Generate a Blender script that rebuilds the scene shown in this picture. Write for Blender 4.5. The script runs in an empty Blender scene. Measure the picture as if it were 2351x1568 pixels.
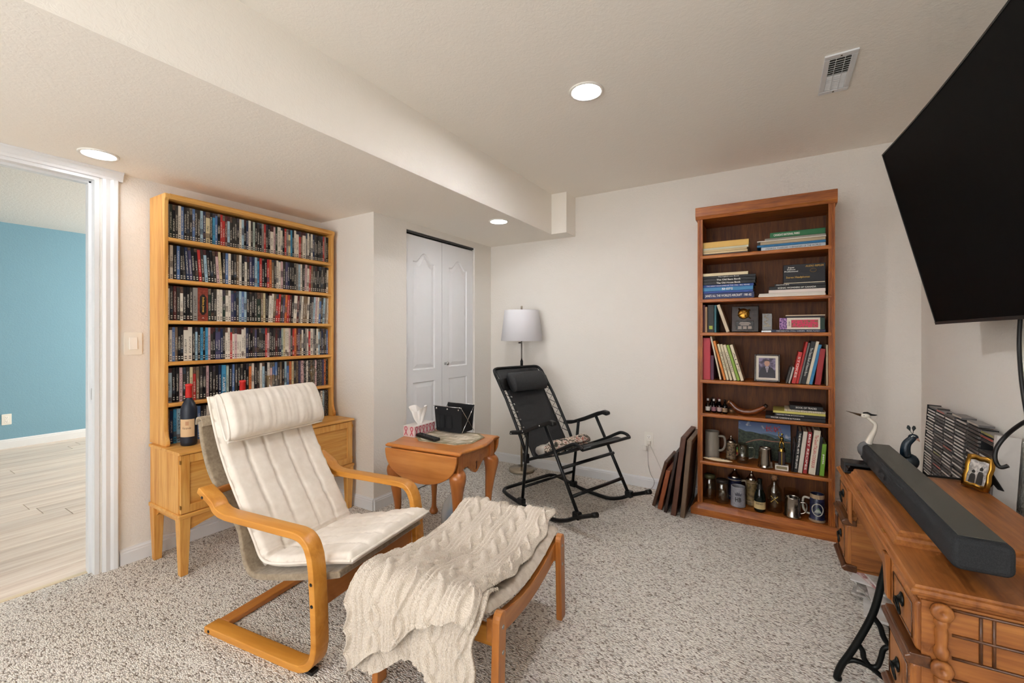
import bpy, bmesh, math, random
from mathutils import Vector, Matrix, noise as mnoise
RAD = math.radians; PI = math.pi
sc = bpy.context.scene; COL = sc.collection
# ------------------------------------------------------------------ camera, world, exposure
cam_d = bpy.data.cameras.new('camera'); cam = bpy.data.objects.new('camera', cam_d); COL.objects.link(cam)
cam.location = (0, 0, 1.245); cam.rotation_euler = (RAD(90), 0, RAD(31.341))
cam_d.sensor_width = 36; cam_d.lens = 993.4 / 2351 * 36; cam_d.shift_y = -18.6 / 2351; cam_d.clip_start = .05
sc.camera = cam
wd = bpy.data.worlds.new('world'); sc.world = wd; wd.use_nodes = True
wd.node_tree.nodes['Background'].inputs[0].default_value = (.75, .82, .9, 1); wd.node_tree.nodes['Background'].inputs[1].default_value = .6
sc.view_settings.view_transform = 'Standard'; sc.view_settings.look = 'None'; sc.view_settings.gamma = 1
sc.view_settings.use_curve_mapping = False; sc.view_settings.exposure = 0.30
cy = sc.cycles; cy.max_bounces = 12; cy.diffuse_bounces = 10; cy.glossy_bounces = 3; cy.transmission_bounces = 6; cy.transparent_max_bounces = 12; cy.caustics_reflective = False; cy.caustics_refractive = False
cy.use_adaptive_sampling = True; cy.use_light_tree = False; cy.adaptive_threshold = .08; cy.adaptive_min_samples = 12
FILL_WIN_E = 5.0             # glow of the added fill window behind the viewer
LAMP_E = 270.0          # emission of the recessed lamps' lenses
# ------------------------------------------------------------------ helpers
def srgb(c):
    if isinstance(c, str):
        c = c.lstrip('#'); c = [int(c[i:i+2], 16) / 255 for i in (0, 2, 4)]
    return tuple(((x / 12.92) if x <= .04045 else ((x + .055) / 1.055) ** 2.4) for x in c[:3]) + (1,)

class MB:
    """collects verts and faces; xf = matrix applied to what is added"""
    def __init__(s): s.v = []; s.f = []; s.sm = []; s.mi = []; s.xf = None; s.m = 0
    def addv(s, pts):
        b = len(s.v)
        if s.xf is not None: pts = [s.xf @ Vector(p) for p in pts]
        s.v.extend([tuple(p) for p in pts]); return b
    def addf(s, f, smooth=False): s.f.append(tuple(f)); s.sm.append(smooth); s.mi.append(s.m)
    def box(s, x0, x1, y0, y1, z0, z1):
        b = s.addv([(x0,y0,z0),(x1,y0,z0),(x1,y1,z0),(x0,y1,z0),(x0,y0,z1),(x1,y0,z1),(x1,y1,z1),(x0,y1,z1)])
        for f in ((0,3,2,1),(4,5,6,7),(0,1,5,4),(1,2,6,5),(2,3,7,6),(3,0,4,7)): s.addf([b+i for i in f])
        return s
    def hexa(s, p):   # 8 corners: bottom 4 ccw, top 4 ccw
        b = s.addv(p)
        for f in ((0,3,2,1),(4,5,6,7),(0,1,5,4),(1,2,6,5),(2,3,7,6),(3,0,4,7)): s.addf([b+i for i in f])
        return s
    def prism(s, poly, a, b, axis='y', smooth=False):   # poly in the two other axes, extruded a..b
        def P(p, t):
            if axis == 'x': return (t, p[0], p[1])
            if axis == 'y': return (p[0], t, p[1])
            return (p[0], p[1], t)
        n = len(poly); i0 = s.addv([P(p, a) for p in poly]); i1 = s.addv([P(p, b) for p in poly])
        flip = axis == 'y'
        def F(ix, sm=False): s.addf(ix[::-1] if flip else ix, sm)
        F([i0+i for i in range(n)][::-1]); F([i1+i for i in range(n)])
        for i in range(n):
            j = (i+1) % n; F([i0+i, i0+j, i1+j, i1+i], smooth)
        return s
    def rings(s, rings, closed=False, caps=True, smooth=True, wrap=True):
        n = len(rings[0]); bs = [s.addv(r) for r in rings]; k = len(rings)
        for i in range(k if closed else k-1):
            a, b = bs[i], bs[(i+1) % k]
            for j in range(n if wrap else n-1):
                j2 = (j+1) % n; s.addf([a+j, a+j2, b+j2, b+j], smooth)
        if caps and not closed:
            s.addf([bs[0]+j for j in range(n)][::-1]); s.addf([bs[-1]+j for j in range(n)])
        return s
    def tube(s, pts, r, n=8, closed=False, caps=True, flat=1.0, up=None):
        pts = [Vector(p) for p in pts]; k = len(pts); rr = r if isinstance(r, (list, tuple)) else [r]*k
        tang = []
        for i in range(k):
            if closed: t = pts[(i+1) % k] - pts[i-1]
            else: t = pts[min(i+1, k-1)] - pts[max(i-1, 0)]
            tang.append(t.normalized() if t.length > 1e-9 else Vector((0,0,1)))
        u = Vector(up) if up else (Vector((0,0,1)) if abs(tang[0].z) < .9 else Vector((1,0,0)))
        u = (u - tang[0]*u.dot(tang[0])).normalized(); out = []
        for i in range(k):
            u = (u - tang[i]*u.dot(tang[i]))
            u = u.normalized() if u.length > 1e-6 else Vector((1,0,0))
            w = tang[i].cross(u); out.append([pts[i] + (u*math.cos(2*PI*j/n)*flat + w*math.sin(2*PI*j/n))*rr[i] for j in range(n)])
        return s.rings(out, closed, caps)
    def lathe(s, prof, n=20, c=(0,0), caps=True, a0=0, a1=2*PI):
        full = abs(a1-a0-2*PI) < 1e-6; m = n if full else n+1
        out = [[(c[0]+r*math.cos(a0+(a1-a0)*j/n), c[1]+r*math.sin(a0+(a1-a0)*j/n), z) for j in range(m)] for r, z in prof]
        return s.rings(out, False, caps and full, True, full)
    def sweep(s, path, w0, w1, t):   # bent strip: path in (x,z), width y w0..w1, thickness t
        k = len(path); out = []
        for i in range(k):
            a = Vector(path[max(i-1,0)]); b = Vector(path[min(i+1,k-1)]); d = (b-a).normalized(); nrm = Vector((-d.y, d.x))
            p = Vector(path[i]); o = p + nrm*t/2; q = p - nrm*t/2
            out.append([(o.x,w0,o.y),(o.x,w1,o.y),(q.x,w1,q.y),(q.x,w0,q.y)])
        n = 4; bs = [s.addv(r) for r in out]
        for i in range(k-1):
            for j in range(4):
                j2 = (j+1) % 4; s.addf([bs[i]+j, bs[i]+j2, bs[i+1]+j2, bs[i+1]+j], j in (0, 2))
        s.addf([bs[0]+j for j in range(4)][::-1]); s.addf([bs[-1]+j for j in range(4)])
        return s
    def grid(s, fn, nu, nv, smooth=True, cu=False, cv=False):
        b = s.addv([fn(i/(nu if cu else nu-1), j/(nv if cv else nv-1)) for i in range(nu) for j in range(nv)])
        for i in range(nu if cu else nu-1):
            for j in range(nv if cv else nv-1):
                i2, j2 = (i+1) % nu, (j+1) % nv
                s.addf([b+i*nv+j, b+i2*nv+j, b+i2*nv+j2, b+i*nv+j2], smooth)
        return s
    def ball(s, c, r, n=10, m=7):
        rx, ry, rz = r if isinstance(r, (tuple, list)) else (r, r, r)
        return s.rings([[(c[0]+rx*math.sin(PI*i/m)*math.cos(2*PI*j/n), c[1]+ry*math.sin(PI*i/m)*math.sin(2*PI*j/n), c[2]-rz*math.cos(PI*i/m)) for j in range(n)] for i in range(m+1)], False, False)

def rot(axis, deg, c=(0,0,0)):
    return Matrix.Translation(Vector(c)) @ Matrix.Rotation(RAD(deg), 4, axis) @ Matrix.Translation(-Vector(c))
def smoothpath(pts, n=6):    # Catmull-Rom through the points, any dimension
    P = [Vector(p) for p in pts]; out = []
    for i in range(len(P)-1):
        p0 = P[max(i-1,0)]; p1 = P[i]; p2 = P[i+1]; p3 = P[min(i+2,len(P)-1)]
        for k in range(n):
            t = k/n; out.append(.5*((2*p1)+(p2-p0)*t+(2*p0-5*p1+4*p2-p3)*t*t+(3*p1-p0-3*p2+p3)*t**3))
    out.append(P[-1]); return out
def rounded(x0, x1, y0, y1, r, n=4):
    out = []
    for cx, cy, a in ((x1-r,y0+r,-90),(x1-r,y1-r,0),(x0+r,y1-r,90),(x0+r,y0+r,180)):
        for k in range(n+1): out.append((cx+r*math.cos(RAD(a+90*k/n)), cy+r*math.sin(RAD(a+90*k/n))))
    return out

def mesh_of(name, mb, mats):
    me = bpy.data.meshes.new(name); me.from_pydata(mb.v, [], mb.f)
    for p, sm, mi in zip(me.polygons, mb.sm, mb.mi): p.use_smooth = sm; p.material_index = mi
    for m in (mats if isinstance(mats, (list, tuple)) else [mats]): me.materials.append(m)
    me.update(); return me
def obj(name, mb, mats, parent=None, bevel=0, seg=2, loc=None, rz=None, label=None):
    me = mb if isinstance(mb, bpy.types.Mesh) else mesh_of(name, mb, mats)
    o = bpy.data.objects.new(name, me); COL.objects.link(o)
    if parent is not None: o.parent = parent
    if bevel:
        m = o.modifiers.new('bevel', 'BEVEL'); m.width = bevel; m.segments = seg; m.limit_method = 'ANGLE'; m.angle_limit = RAD(40)
    if loc is not None: o.location = loc
    if rz is not None: o.rotation_euler = (0, 0, RAD(rz))
    if label: o['label'] = label
    return o
def tag(o, label, cat, group=None):
    o['label'] = label; o['category'] = cat
    if group: o['group'] = group
    return o
def thing(name, label, cat, loc=(0,0,0), rz=0, group=None):
    o = bpy.data.objects.new(name, None); COL.objects.link(o); o.empty_display_size = .05
    o.location = loc; o.rotation_euler = (0, 0, RAD(rz)); return tag(o, label, cat, group)
def struct(name, mb, mats, parent=None, bevel=0):
    o = obj(name, mb, mats, parent, bevel)
    if parent is None: o['kind'] = 'structure'
    return o
def B(*a): return MB().box(*a)

# lettering: queued text curves, turned into flat meshes in one go at the end
TEXTS = []
def text(s, h, w, mat, parent, mtx, wrap=0, name='lettering', bold=False, shear=0):
    TEXTS.append((s, h, w, mat, parent, mtx, wrap, name, bold, shear))
def flush_texts():
    lst = []
    for t in TEXTS:
        cu = bpy.data.curves.new('txt', 'FONT'); cu.body = t[0]; cu.size = 1; cu.align_x = 'CENTER'; cu.align_y = 'CENTER'; cu.resolution_u = 2
        cu.offset = .012 if t[8] else 0; cu.shear = t[9]
        o = bpy.data.objects.new('txt', cu); COL.objects.link(o); lst.append(o)
    dg = bpy.context.evaluated_depsgraph_get(); dg.update()
    for o, t in zip(lst, TEXTS):
        me = bpy.data.meshes.new_from_object(o.evaluated_get(dg)); s, h, w, mat, par, mtx, wrap, name, _, _ = t
        if me.vertices:
            xs = [v.co.x for v in me.vertices]; ys = [v.co.y for v in me.vertices]
            cx, cy = (max(xs)+min(xs))/2, (max(ys)+min(ys))/2; sx = w/max(1e-6, max(xs)-min(xs)); sy = h/max(1e-6, max(ys)-min(ys))
            if w <= 0: sx = sy
            if h <= 0: sy = sx
            for v in me.vertices:
                x, y = (v.co.x-cx)*sx, (v.co.y-cy)*sy
                v.co = Vector((wrap*math.sin(x/wrap), y, wrap*math.cos(x/wrap)-wrap)) if wrap else Vector((x, y, 0))
        me.name = name; me.materials.clear(); me.materials.append(mat)
        n = bpy.data.objects.new(name, me); COL.objects.link(n); n.parent = par; n.matrix_local = mtx
        cu = o.data; bpy.data.objects.remove(o); bpy.data.curves.remove(cu)
def face(loc, normal='-y', spin=0):
    """matrix that lays text (x right, y up, facing +z) on a surface facing `normal`, turned by spin degrees"""
    base = {'-y': Matrix(((1,0,0),(0,0,-1),(0,1,0))), '+x': Matrix(((0,0,1),(1,0,0),(0,1,0))), '-x': Matrix(((0,0,-1),(-1,0,0),(0,1,0))),
            '+z': Matrix(((1,0,0),(0,1,0),(0,0,1)))}[normal].to_4x4()
    return Matrix.Translation(Vector(loc)) @ base @ Matrix.Rotation(RAD(spin), 4, 'Z')

# ------------------------------------------------------------------ materials
def newmat(name, rough=.5, metal=0, col=(.8,.8,.8,1), spec=.5):
    m = bpy.data.materials.new(name); m.use_nodes = True; b = m.node_tree.nodes['Principled BSDF']
    b.inputs['Base Color'].default_value = col; b.inputs['Roughness'].default_value = rough; b.inputs['Metallic'].default_value = metal
    b.inputs['Specular IOR Level'].default_value = spec
    return m, m.node_tree, b
MATS = {}
def flat(name, c, rough=.5, metal=0, spec=.5, coat=0):
    if name in MATS: return MATS[name]
    m, nt, b = newmat(name, rough, metal, srgb(c), spec)
    if coat: b.inputs['Coat Weight'].default_value = coat; b.inputs['Coat Roughness'].default_value = .15
    MATS[name] = m; return m
def coords(nt, scale=(1,1,1), kind='Object', rotation=(0,0,0)):
    tc = nt.nodes.new('ShaderNodeTexCoord'); mp = nt.nodes.new('ShaderNodeMapping')
    mp.inputs['Scale'].default_value = scale; mp.inputs['Rotation'].default_value = rotation
    nt.links.new(tc.outputs[kind], mp.inputs['Vector']); return mp.outputs['Vector']
def noise(nt, vec, scale=5, detail=2, rough=.5, dist=0):
    n = nt.nodes.new('ShaderNodeTexNoise'); n.inputs['Scale'].default_value = scale; n.inputs['Detail'].default_value = detail
    n.inputs['Roughness'].default_value = rough; n.inputs['Distortion'].default_value = dist; nt.links.new(vec, n.inputs['Vector']); return n.outputs['Fac']
def ramp(nt, fac, stops, const=False):
    r = nt.nodes.new('ShaderNodeValToRGB'); e = r.color_ramp.elements
    while len(e) < len(stops): e.new(.5)
    for k, (p, c) in enumerate(stops): e[k].position = p; e[k].color = srgb(c) if not isinstance(c, (int, float)) else (c, c, c, 1)
    if const: r.color_ramp.interpolation = 'CONSTANT'
    nt.links.new(fac, r.inputs['Fac']); return r.outputs['Color']
def bump(nt, b, h, strength=.3, dist=.01):
    n = nt.nodes.new('ShaderNodeBump'); n.inputs['Strength'].default_value = strength; n.inputs['Distance'].default_value = dist
    nt.links.new(h, n.inputs['Height']); nt.links.new(n.outputs['Normal'], b.inputs['Normal'])
def mixc(nt, fac, a, c, mode='MIX'):
    n = nt.nodes.new('ShaderNodeMix'); n.data_type = 'RGBA'; n.blend_type = mode
    for sock, val in ((n.inputs[0], fac), (n.inputs[6], a), (n.inputs[7], c)):
        if hasattr(val, 'is_output'): nt.links.new(val, sock)
        elif isinstance(val, (int, float)): sock.default_value = val
        else: sock.default_value = srgb(val)
    return n.outputs[2]
def mathn(nt, op, a, b_=0.0, c=None):
    n = nt.nodes.new('ShaderNodeMath'); n.operation = op
    for k, val in enumerate((a, b_) if c is None else (a, b_, c)):
        if hasattr(val, 'is_output'): nt.links.new(val, n.inputs[k])
        else: n.inputs[k].default_value = val
    return n.outputs[0]
def wood(name, c0, c1, c2, axis='x', rough=.4, scale=1.0, coat=.05, pore=.25):
    """grain runs along `axis`"""
    if name in MATS: return MATS[name]
    m, nt, b = newmat(name, rough)
    sc_ = {'x': (1.2, 14, 14), 'y': (14, 1.2, 14), 'z': (14, 14, 1.2)}[axis]; sc_ = tuple(k*scale for k in sc_)
    v = coords(nt, sc_); f1 = noise(nt, v, 1.0, 3, .6, 1.4); fine = noise(nt, coords(nt, tuple(k*7 for k in sc_)), 1.0, 2, .6)
    base = ramp(nt, f1, [(.3, c0), (.5, c1), (.72, c2)])
    dark = ramp(nt, fine, [(.35, 0.0), (.62, 1.0)])
    nt.links.new(mixc(nt, mathn(nt, 'MULTIPLY', mathn(nt, 'SUBTRACT', 1.0, dark), pore), base, c0, 'MULTIPLY'), b.inputs['Base Color'])
    b.inputs['Coat Weight'].default_value = coat; b.inputs['Coat Roughness'].default_value = .25
    bump(nt, b, fine, .08, .002); MATS[name] = m; return m
def speckle(name, c, c2, scale=60, rough=.8, strength=.3, dist=.003, lo=.4, hi=.6, sheen=0):
    if name in MATS: return MATS[name]
    m, nt, b = newmat(name, rough); f = noise(nt, coords(nt), scale, 3, .6)
    nt.links.new(ramp(nt, f, [(lo, c), (hi, c2)]), b.inputs['Base Color']); bump(nt, b, f, strength, dist)
    if sheen: b.inputs['Sheen Weight'].default_value = sheen
    MATS[name] = m; return m
def wallmat(name, c, scale=38, strength=.35):
    m, nt, b = newmat(name, .85, 0, srgb(c), .2)
    v = coords(nt); a = noise(nt, v, scale, 2, .65, .6)
    bump(nt, b, ramp(nt, a, [(.40, 0.0), (.60, 1.0)]), strength, .003)
    MATS[name] = m; return m
def glassmat(name, c, rough=.03, ior=1.45, trans=1.0):   # thin glass: mostly clear, glossier toward grazing angles
    m, nt, b = newmat(name, rough, 0, srgb(c)); tr = nt.nodes.new('ShaderNodeBsdfTransparent'); tr.inputs[0].default_value = srgb(c); gl = nt.nodes.new('ShaderNodeBsdfGlossy'); gl.inputs['Roughness'].default_value = max(rough, .04); lw = nt.nodes.new('ShaderNodeLayerWeight'); lw.inputs[0].default_value = .3; fac = mathn(nt, 'ADD', mathn(nt, 'MULTIPLY', mathn(nt, 'POWER', lw.outputs['Facing'], 3.0), .6), .08 if trans == 1.0 else .03)
    mx = nt.nodes.new('ShaderNodeMixShader'); nt.links.new(fac, mx.inputs[0]); nt.links.new(tr.outputs[0], mx.inputs[1]); nt.links.new(gl.outputs[0], mx.inputs[2])
    out = [n for n in nt.nodes if n.type == 'OUTPUT_MATERIAL'][0]; nt.links.new(mx.outputs[0], out.inputs['Surface']); MATS[name] = m; return m
def emis(name, c, e):
    m, nt, b = newmat(name, .5); b.inputs['Base Color'].default_value = srgb(c); b.inputs['Emission Color'].default_value = srgb(c); b.inputs['Emission Strength'].default_value = e; MATS[name] = m; return m

wallmat('cream_wall', '#e7e3dc', 70, .25); wallmat('cream_ceiling', '#f6f2ea', 55, .12); wallmat('blue_wall', '#7fa6b8', 60, .2); wallmat('white_ceiling', '#d9d8d4', 40, .2)
flat('white_trim', '#e2e4e6', .35); flat('white_door', '#e6e8ea', .4); flat('white_plastic', '#ece9e0', .35)
flat('black_plastic', '#141414', .45); flat('black_metal', '#17191a', .35, .3); flat('chrome', '#c9c9c9', .15, 1); flat('nickel', '#b6ab98', .3, 1)
flat('brass', '#b98a3c', .3, 1); flat('iron', '#101312', .4, .5); flat('cream_paper', '#e3d6ba', .8); flat('ink_white', '#efece4', .6); flat('ink_black', '#15120f', .6); flat('ink_gold', '#c79a3a', .5); flat('ink_red', '#b8262b', .6)
def carpet():
    m, nt, b = newmat('berber_carpet', .95, 0, (1,1,1,1), .1)
    v = coords(nt, (1, 1.9, 1), rotation=(0, 0, RAD(24))); w = noise(nt, coords(nt), 40, 2, .5)
    vv = nt.nodes.new('ShaderNodeVectorMath'); vv.operation = 'MULTIPLY_ADD'
    cmb = nt.nodes.new('ShaderNodeCombineXYZ'); nt.links.new(w, cmb.inputs[0]); nt.links.new(w, cmb.inputs[1])
    nt.links.new(cmb.outputs[0], vv.inputs[0]); vv.inputs[1].default_value = (.012, .012, 0); nt.links.new(v, vv.inputs[2])
    vo = nt.nodes.new('ShaderNodeTexVoronoi'); vo.inputs['Scale'].default_value = 108; nt.links.new(vv.outputs[0], vo.inputs['Vector'])
    sep = nt.nodes.new('ShaderNodeSeparateColor'); nt.links.new(vo.outputs['Color'], sep.inputs[0])
    tuft = ramp(nt, sep.outputs[0], [(0, '#8d8174'), (.10, '#a89d93'), (.20, '#ddd5cb'), (.6, '#eae4da'), (1, '#f4f0e9')])
    gap = ramp(nt, vo.outputs['Distance'], [(.45, 1.0), (.85, .6)])
    big = ramp(nt, noise(nt, coords(nt), 3, 2), [(.3, .93), (.7, 1.0)])
    nt.links.new(mixc(nt, 1.0, mixc(nt, 1.0, tuft, gap, 'MULTIPLY'), big, 'MULTIPLY'), b.inputs['Base Color'])
    bump(nt, b, mathn(nt, 'SUBTRACT', 1.0, vo.outputs['Distance']), .9, .006); MATS['carpet'] = m
carpet()
def planks_mat():
    m, nt, b = newmat('laminate_plank', .38); oi = nt.nodes.new('ShaderNodeObjectInfo')
    v = coords(nt, (22, 1.4, 22)); f = noise(nt, v, 1, 3, .6, .6)
    base = ramp(nt, f, [(.3, '#cdb6a4'), (.5, '#e2cfbe'), (.75, '#f0e2d3')])
    tone = ramp(nt, oi.outputs['Random'], [(0, .86), (1, 1.0)])
    nt.links.new(mixc(nt, 1.0, base, tone, 'MULTIPLY'), b.inputs['Base Color']); MATS['plank'] = m
planks_mat()
# ------------------------------------------------------------------ the setting
XL, XR, YB, YF, ZC, ZS = -3.0, .76, 3.555, -1.75, 2.443, 2.10
W = MATS['cream_wall']; WT = MATS['white_trim']
struct('floor', B(-3.06, XR, YF, YB, -.05, 0), MATS['carpet'])
struct('wall_back', B(-3.12, XR+.1, YB, YB+.1, 0, ZC), W)
struct('wall_right', B(XR, XR+.1, YF, YB, 0, ZC), W)
wf = MB(); wf.box(-3.12,-2.3,YF-.1,YF,0,ZC); wf.box(.3,XR+.1,YF-.1,YF,0,ZC); wf.box(-2.3,.3,YF-.1,YF,0,.75); wf.box(-2.3,.3,YF-.1,YF,2.02,ZC); struct('wall_front', wf, W)
w2 = struct('added_fill_window', B(-2.3,.3,YF-.06,YF-.05,.75,2.02), emis('fill_window_glow', '#f3f5f8', FILL_WIN_E)); fr_ = MB(); fr_.box(-2.36,-2.3,YF-.02,YF+.02,.69,2.08); fr_.box(.3,.36,YF-.02,YF+.02,.69,2.08); fr_.box(-2.3,.3,YF-.02,YF+.02,.69,.75); fr_.box(-2.3,.3,YF-.02,YF+.02,2.02,2.08); fr_.box(-1.03,-.97,YF-.04,YF+.01,.75,2.02); obj('added_window_frame', fr_, WT, w2)  # invented window behind the viewer; its glowing pane gives frontal fill
wl = MB(); wl.box(-3.12, XL, .80, YB, 0, ZC); wl.box(-3.12, XL, YF, -.05, 0, ZC); wl.box(-3.12, XL, -.05, .80, 2.055, ZC)
struct('wall_left', wl, W)
wc = MB(); wc.box(-3.0, -2.41, 2.09, 2.18, 0, ZS); wc.box(-2.50, -2.41, 2.18, 2.406, 0, ZS); wc.box(-2.50, -2.41, 3.285, YB, 0, ZS); wc.box(-2.50, -2.41, 2.406, 3.285, 2.045, ZS)
struct('wall_closet', wc, W)
CE = MATS['cream_ceiling']
struct('ceiling', B(-1.65, XR, YF, YB, ZC, ZC+.08), CE)
so = MB(); so.box(-3.0, -1.65, YF, YB, ZS, ZC); so.box(-1.65, -1.51, 3.365, YB, ZS, ZC)
struct('ceiling_soffit', so, CE)
def baseboard(name, p0, p1, nrm, h=.085, t=.013):
    mb = MB(); d = Vector((p1[0]-p0[0], p1[1]-p0[1], 0)); L = d.length; a = math.atan2(d.y, d.x)
    prof = [(0,0),(t,0),(t,h*.72),(t*.75,h*.78),(t*.8,h*.86),(t*.4,h*.93),(t*.3,h),(0,h)]
    s = 1 if (-math.sin(a)*nrm[0]+math.cos(a)*nrm[1]) > 0 else -1
    r0 = [(p0[0]+nrm[0]*q, p0[1]+nrm[1]*q, z) for q, z in prof]; r1 = [(p1[0]+nrm[0]*q, p1[1]+nrm[1]*q, z) for q, z in prof]
    mb.rings([r0, r1] if s < 0 else [r1, r0], False, True, False); struct(name, mb, WT)
baseboard('baseboard_back', (-2.41, YB), (XR, YB), (0, -1)); baseboard('baseboard_left', (XL, .885), (XL, 2.09), (1, 0))
baseboard('baseboard_closet_side', (XL, 2.09), (-2.41, 2.09), (0, -1)); baseboard('baseboard_closet', (-2.41, 2.09), (-2.41, 2.40), (1, 0))
baseboard('baseboard_closet_end', (-2.41, 3.29), (-2.41, YB), (1, 0)); baseboard('baseboard_right', (XR, YF), (XR, YB), (-1, 0))
# door casing of the doorway
t1 = MB(); t1.box(-3.13, -2.995, .785, .803, 0, 2.055); t1.box(-3.13, -2.995, -.05, -.032, 0, 2.055); t1.box(-3.13, -2.995, -.032, .785, 2.036, 2.055)
dj = struct('trim_1', t1, WT)
obj('door_stop', B(-3.075, -3.04, .773, .786, 0, 2.036).box(-3.075, -3.04, -.034, .785, 2.024, 2.037), WT, dj, .002)
def casing(mb, y0, s):
    prof = [(0,-2.999),(0,-2.99),(.012*s,-2.984),(.03*s,-2.987),(.042*s,-2.981),(.058*s,-2.979),(.064*s,-2.984),(.066*s,-2.999)]
    r0 = [(x, y0+d, 0) for d, x in prof]; r1 = [(x, y0+d, 2.055) for d, x in prof]; mb.rings([r0, r1] if s > 0 else [r1, r0], False, True, False)
cs = MB(); casing(cs, .815, 1); casing(cs, -.062, -1); obj('casing', cs, WT, dj)
hd = MB(); hd.prism([(-2.999,2.052),(-2.984,2.052),(-2.982,2.064),(-2.976,2.07),(-2.970,2.085),(-2.963,2.092),(-2.963,2.0995),(-2.999,2.0995)], -.14, .895, 'y'); obj('head_moulding', hd, WT, dj)
st = obj('strike_plate', B(-3.063, -3.035, .7835, .7855, .90, .96), MATS['chrome'], dj, .001)
obj('strike_hole', B(-3.056, -3.044, .783, .7834, .915, .945), MATS['ink_black'], st)
# the blue room beyond the doorway
f2 = struct('floor_2', B(-7.2, -3.06, -2.6, 4.2, -.05, -.012), flat('underlay', '#8d8378', .9))
rnd = random.Random(4); me0 = None; row = 0; x = -3.062
struct('trim_2', B(-3.085, -3.055, -.03, .785, -.012, .004), flat('threshold', '#d9c7a6', .4), bevel=.004)
while x > -7.1:
    y = -2.55 + rnd.random()*.9 - .9
    while y < 3.6:
        if y+1.2 > -.9 and y < 2.7:
            if me0 is None: me0 = mesh_of('plank', MB().box(-.0885, .0885, -.5985, .5985, -.010, 0), MATS['plank'])
            o = obj('plank', me0, None, f2, .0008, 1); o.location = (x-.09, y+.6, 0)
        y += 1.2
    x -= .18; row += 1
BL = MATS['blue_wall']
struct('wall_far', B(-7.2, -7.1, -2.6, 4.2, 0, ZC), BL); struct('wall_far_side', B(-7.1, -3.12, 4.1, 4.2, 0, ZC), BL); struct('wall_far_front', B(-7.1, -3.12, -2.6, -2.5, 0, ZC), BL)
struct('ceiling_2', B(-7.2, -3.12, -2.6, 4.2, ZC, ZC+.08), MATS['white_ceiling'])
baseboard('baseboard_far', (-7.1, -2.5), (-7.1, 4.1), (1, 0), .1)
# closet bifold door
def door_leaf(y0, y1):
    mb = MB(); xf = -2.432; zt = 2.018; z0 = .012; zm = .905; mb.box(xf-.03, xf-.012, y0, y1, z0, zt)
    for a, c in (((y0,z0),(y0,zt)),((y1,z0),(y1,zt))):
        pass
    mb.prism([(xf-.012,z0),(xf,z0),(xf,zt),(xf-.012,zt)], y0, y0+.0005, 'y'); mb.prism([(xf-.012,z0),(xf,z0),(xf,zt),(xf-.012,zt)], y1-.0005, y1, 'y')
    mb.box(xf-.012, xf, y0, y1, zt-.0005, zt); mb.box(xf-.012, xf, y0, y1, z0, z0+.0005)
    m = .088
    for r0, r1, arch in ((z0, zm, 0), (zm, zt, .075)):
        a0, a1 = y0+m, y1-m; b0 = r0+(.17 if r0 == z0 else .05); b1 = r1-(.05 if not arch else .20)
        out = [(a0,b0),(a1,b0)]; rec = [(y0,r0),(y1,r0)]
        N = 14
        for k in range(N+1):
            t = k/N; yy = a1+(a0-a1)*t; h = 0
            if arch:
                q = abs(t-.5)*2; h = arch*(.5+.5*math.cos(PI*min(1, q*1.25)))**1.0
            out.append((yy, b1+h)); rec.append((y1+(y0-y1)*t, r1))
        cy, cz = (a0+a1)/2, (b0+b1)/2
        def inset(d):
            res = []
            for yy, zz in out:
                sy = (a1-a0-2*d)/(a1-a0); sz = (b1-b0-2*d)/(b1-b0); res.append((cy+(yy-cy)*sy, cz+(zz-cz)*sz))
            return res
        lay = [(rec, 0), (out, 0), (inset(.008), -.009), (inset(.014), -.009), (inset(.042), -.001)]
        n = len(out); bs = [mb.addv([(xf+d, p[0], p[1]) for p in L]) for L, d in lay]
        for q in range(len(bs)-1):
            for j in range(n): j2 = (j+1) % n; mb.addf([bs[q]+j, bs[q]+j2, bs[q+1]+j2, bs[q+1]+j])
        mb.addf([bs[-1]+j for j in range(n)])
    return mb
d1 = struct('door_1', B(-2.44, -2.425, 2.406, 3.285, 2.028, 2.045), flat('door_track', '#4a4a4a', .5, .6))
lf = obj('door_leaf', door_leaf(2.41, 2.842), MATS['white_door'], d1); lf2 = obj('door_leaf', door_leaf(2.847, 3.281), MATS['white_door'], d1)
kb = MB(); kb.xf = Matrix.Translation((-2.432, 2.885, .985)) @ Matrix.Rotation(RAD(90), 4, 'Y')
kb.lathe([(.004,0),(.012,.001),(.006,.006),(.006,.014),(.013,.02),(.016,.028),(.013,.036),(.002,.039)], 14); obj('knob', kb, MATS['chrome'], lf2)
# recessed lamps
def downlight(x, y, z, label, r=.085, dim=1.0):
    t = thing('recessed_light', label, 'ceiling light', (x, y, z), 0, 'recessed ceiling lights')
    mb = MB(); mb.lathe([(r,0),(r,-.004),(r*.97,-.007),(r*.84,-.006),(r*.80,-.001),(r*.80,.0)], 36, caps=False); obj('trim_ring', mb, flat('lamp_ring', '#e9e6df', .4), t)
    mb = MB(); mb.lathe([(r*.80,-.0015),(r*.79,-.002)], 24, caps=False); mb.addf([24+k for k in range(24)][::-1]); obj('lens', mb, MATS.get('lamp_lens_%g' % dim) or emis('lamp_lens_%g' % dim, '#f3f4f8', LAMP_E*dim), t)
downlight(-.80, 2.02, ZC, 'round recessed light in the high main ceiling')
downlight(-2.757, .738, ZS, 'round recessed light in the dropped ceiling above the doorway', .075, .14)
downlight(-1.803, 2.766, ZS, 'round recessed light in the dropped ceiling in front of the closet', .075, .36)
downlight(-.80, -.75, ZC, 'added round recessed fill light in the high ceiling behind the viewer', .085, .45)  # added unseen lamp, extra light from behind the viewer
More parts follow.
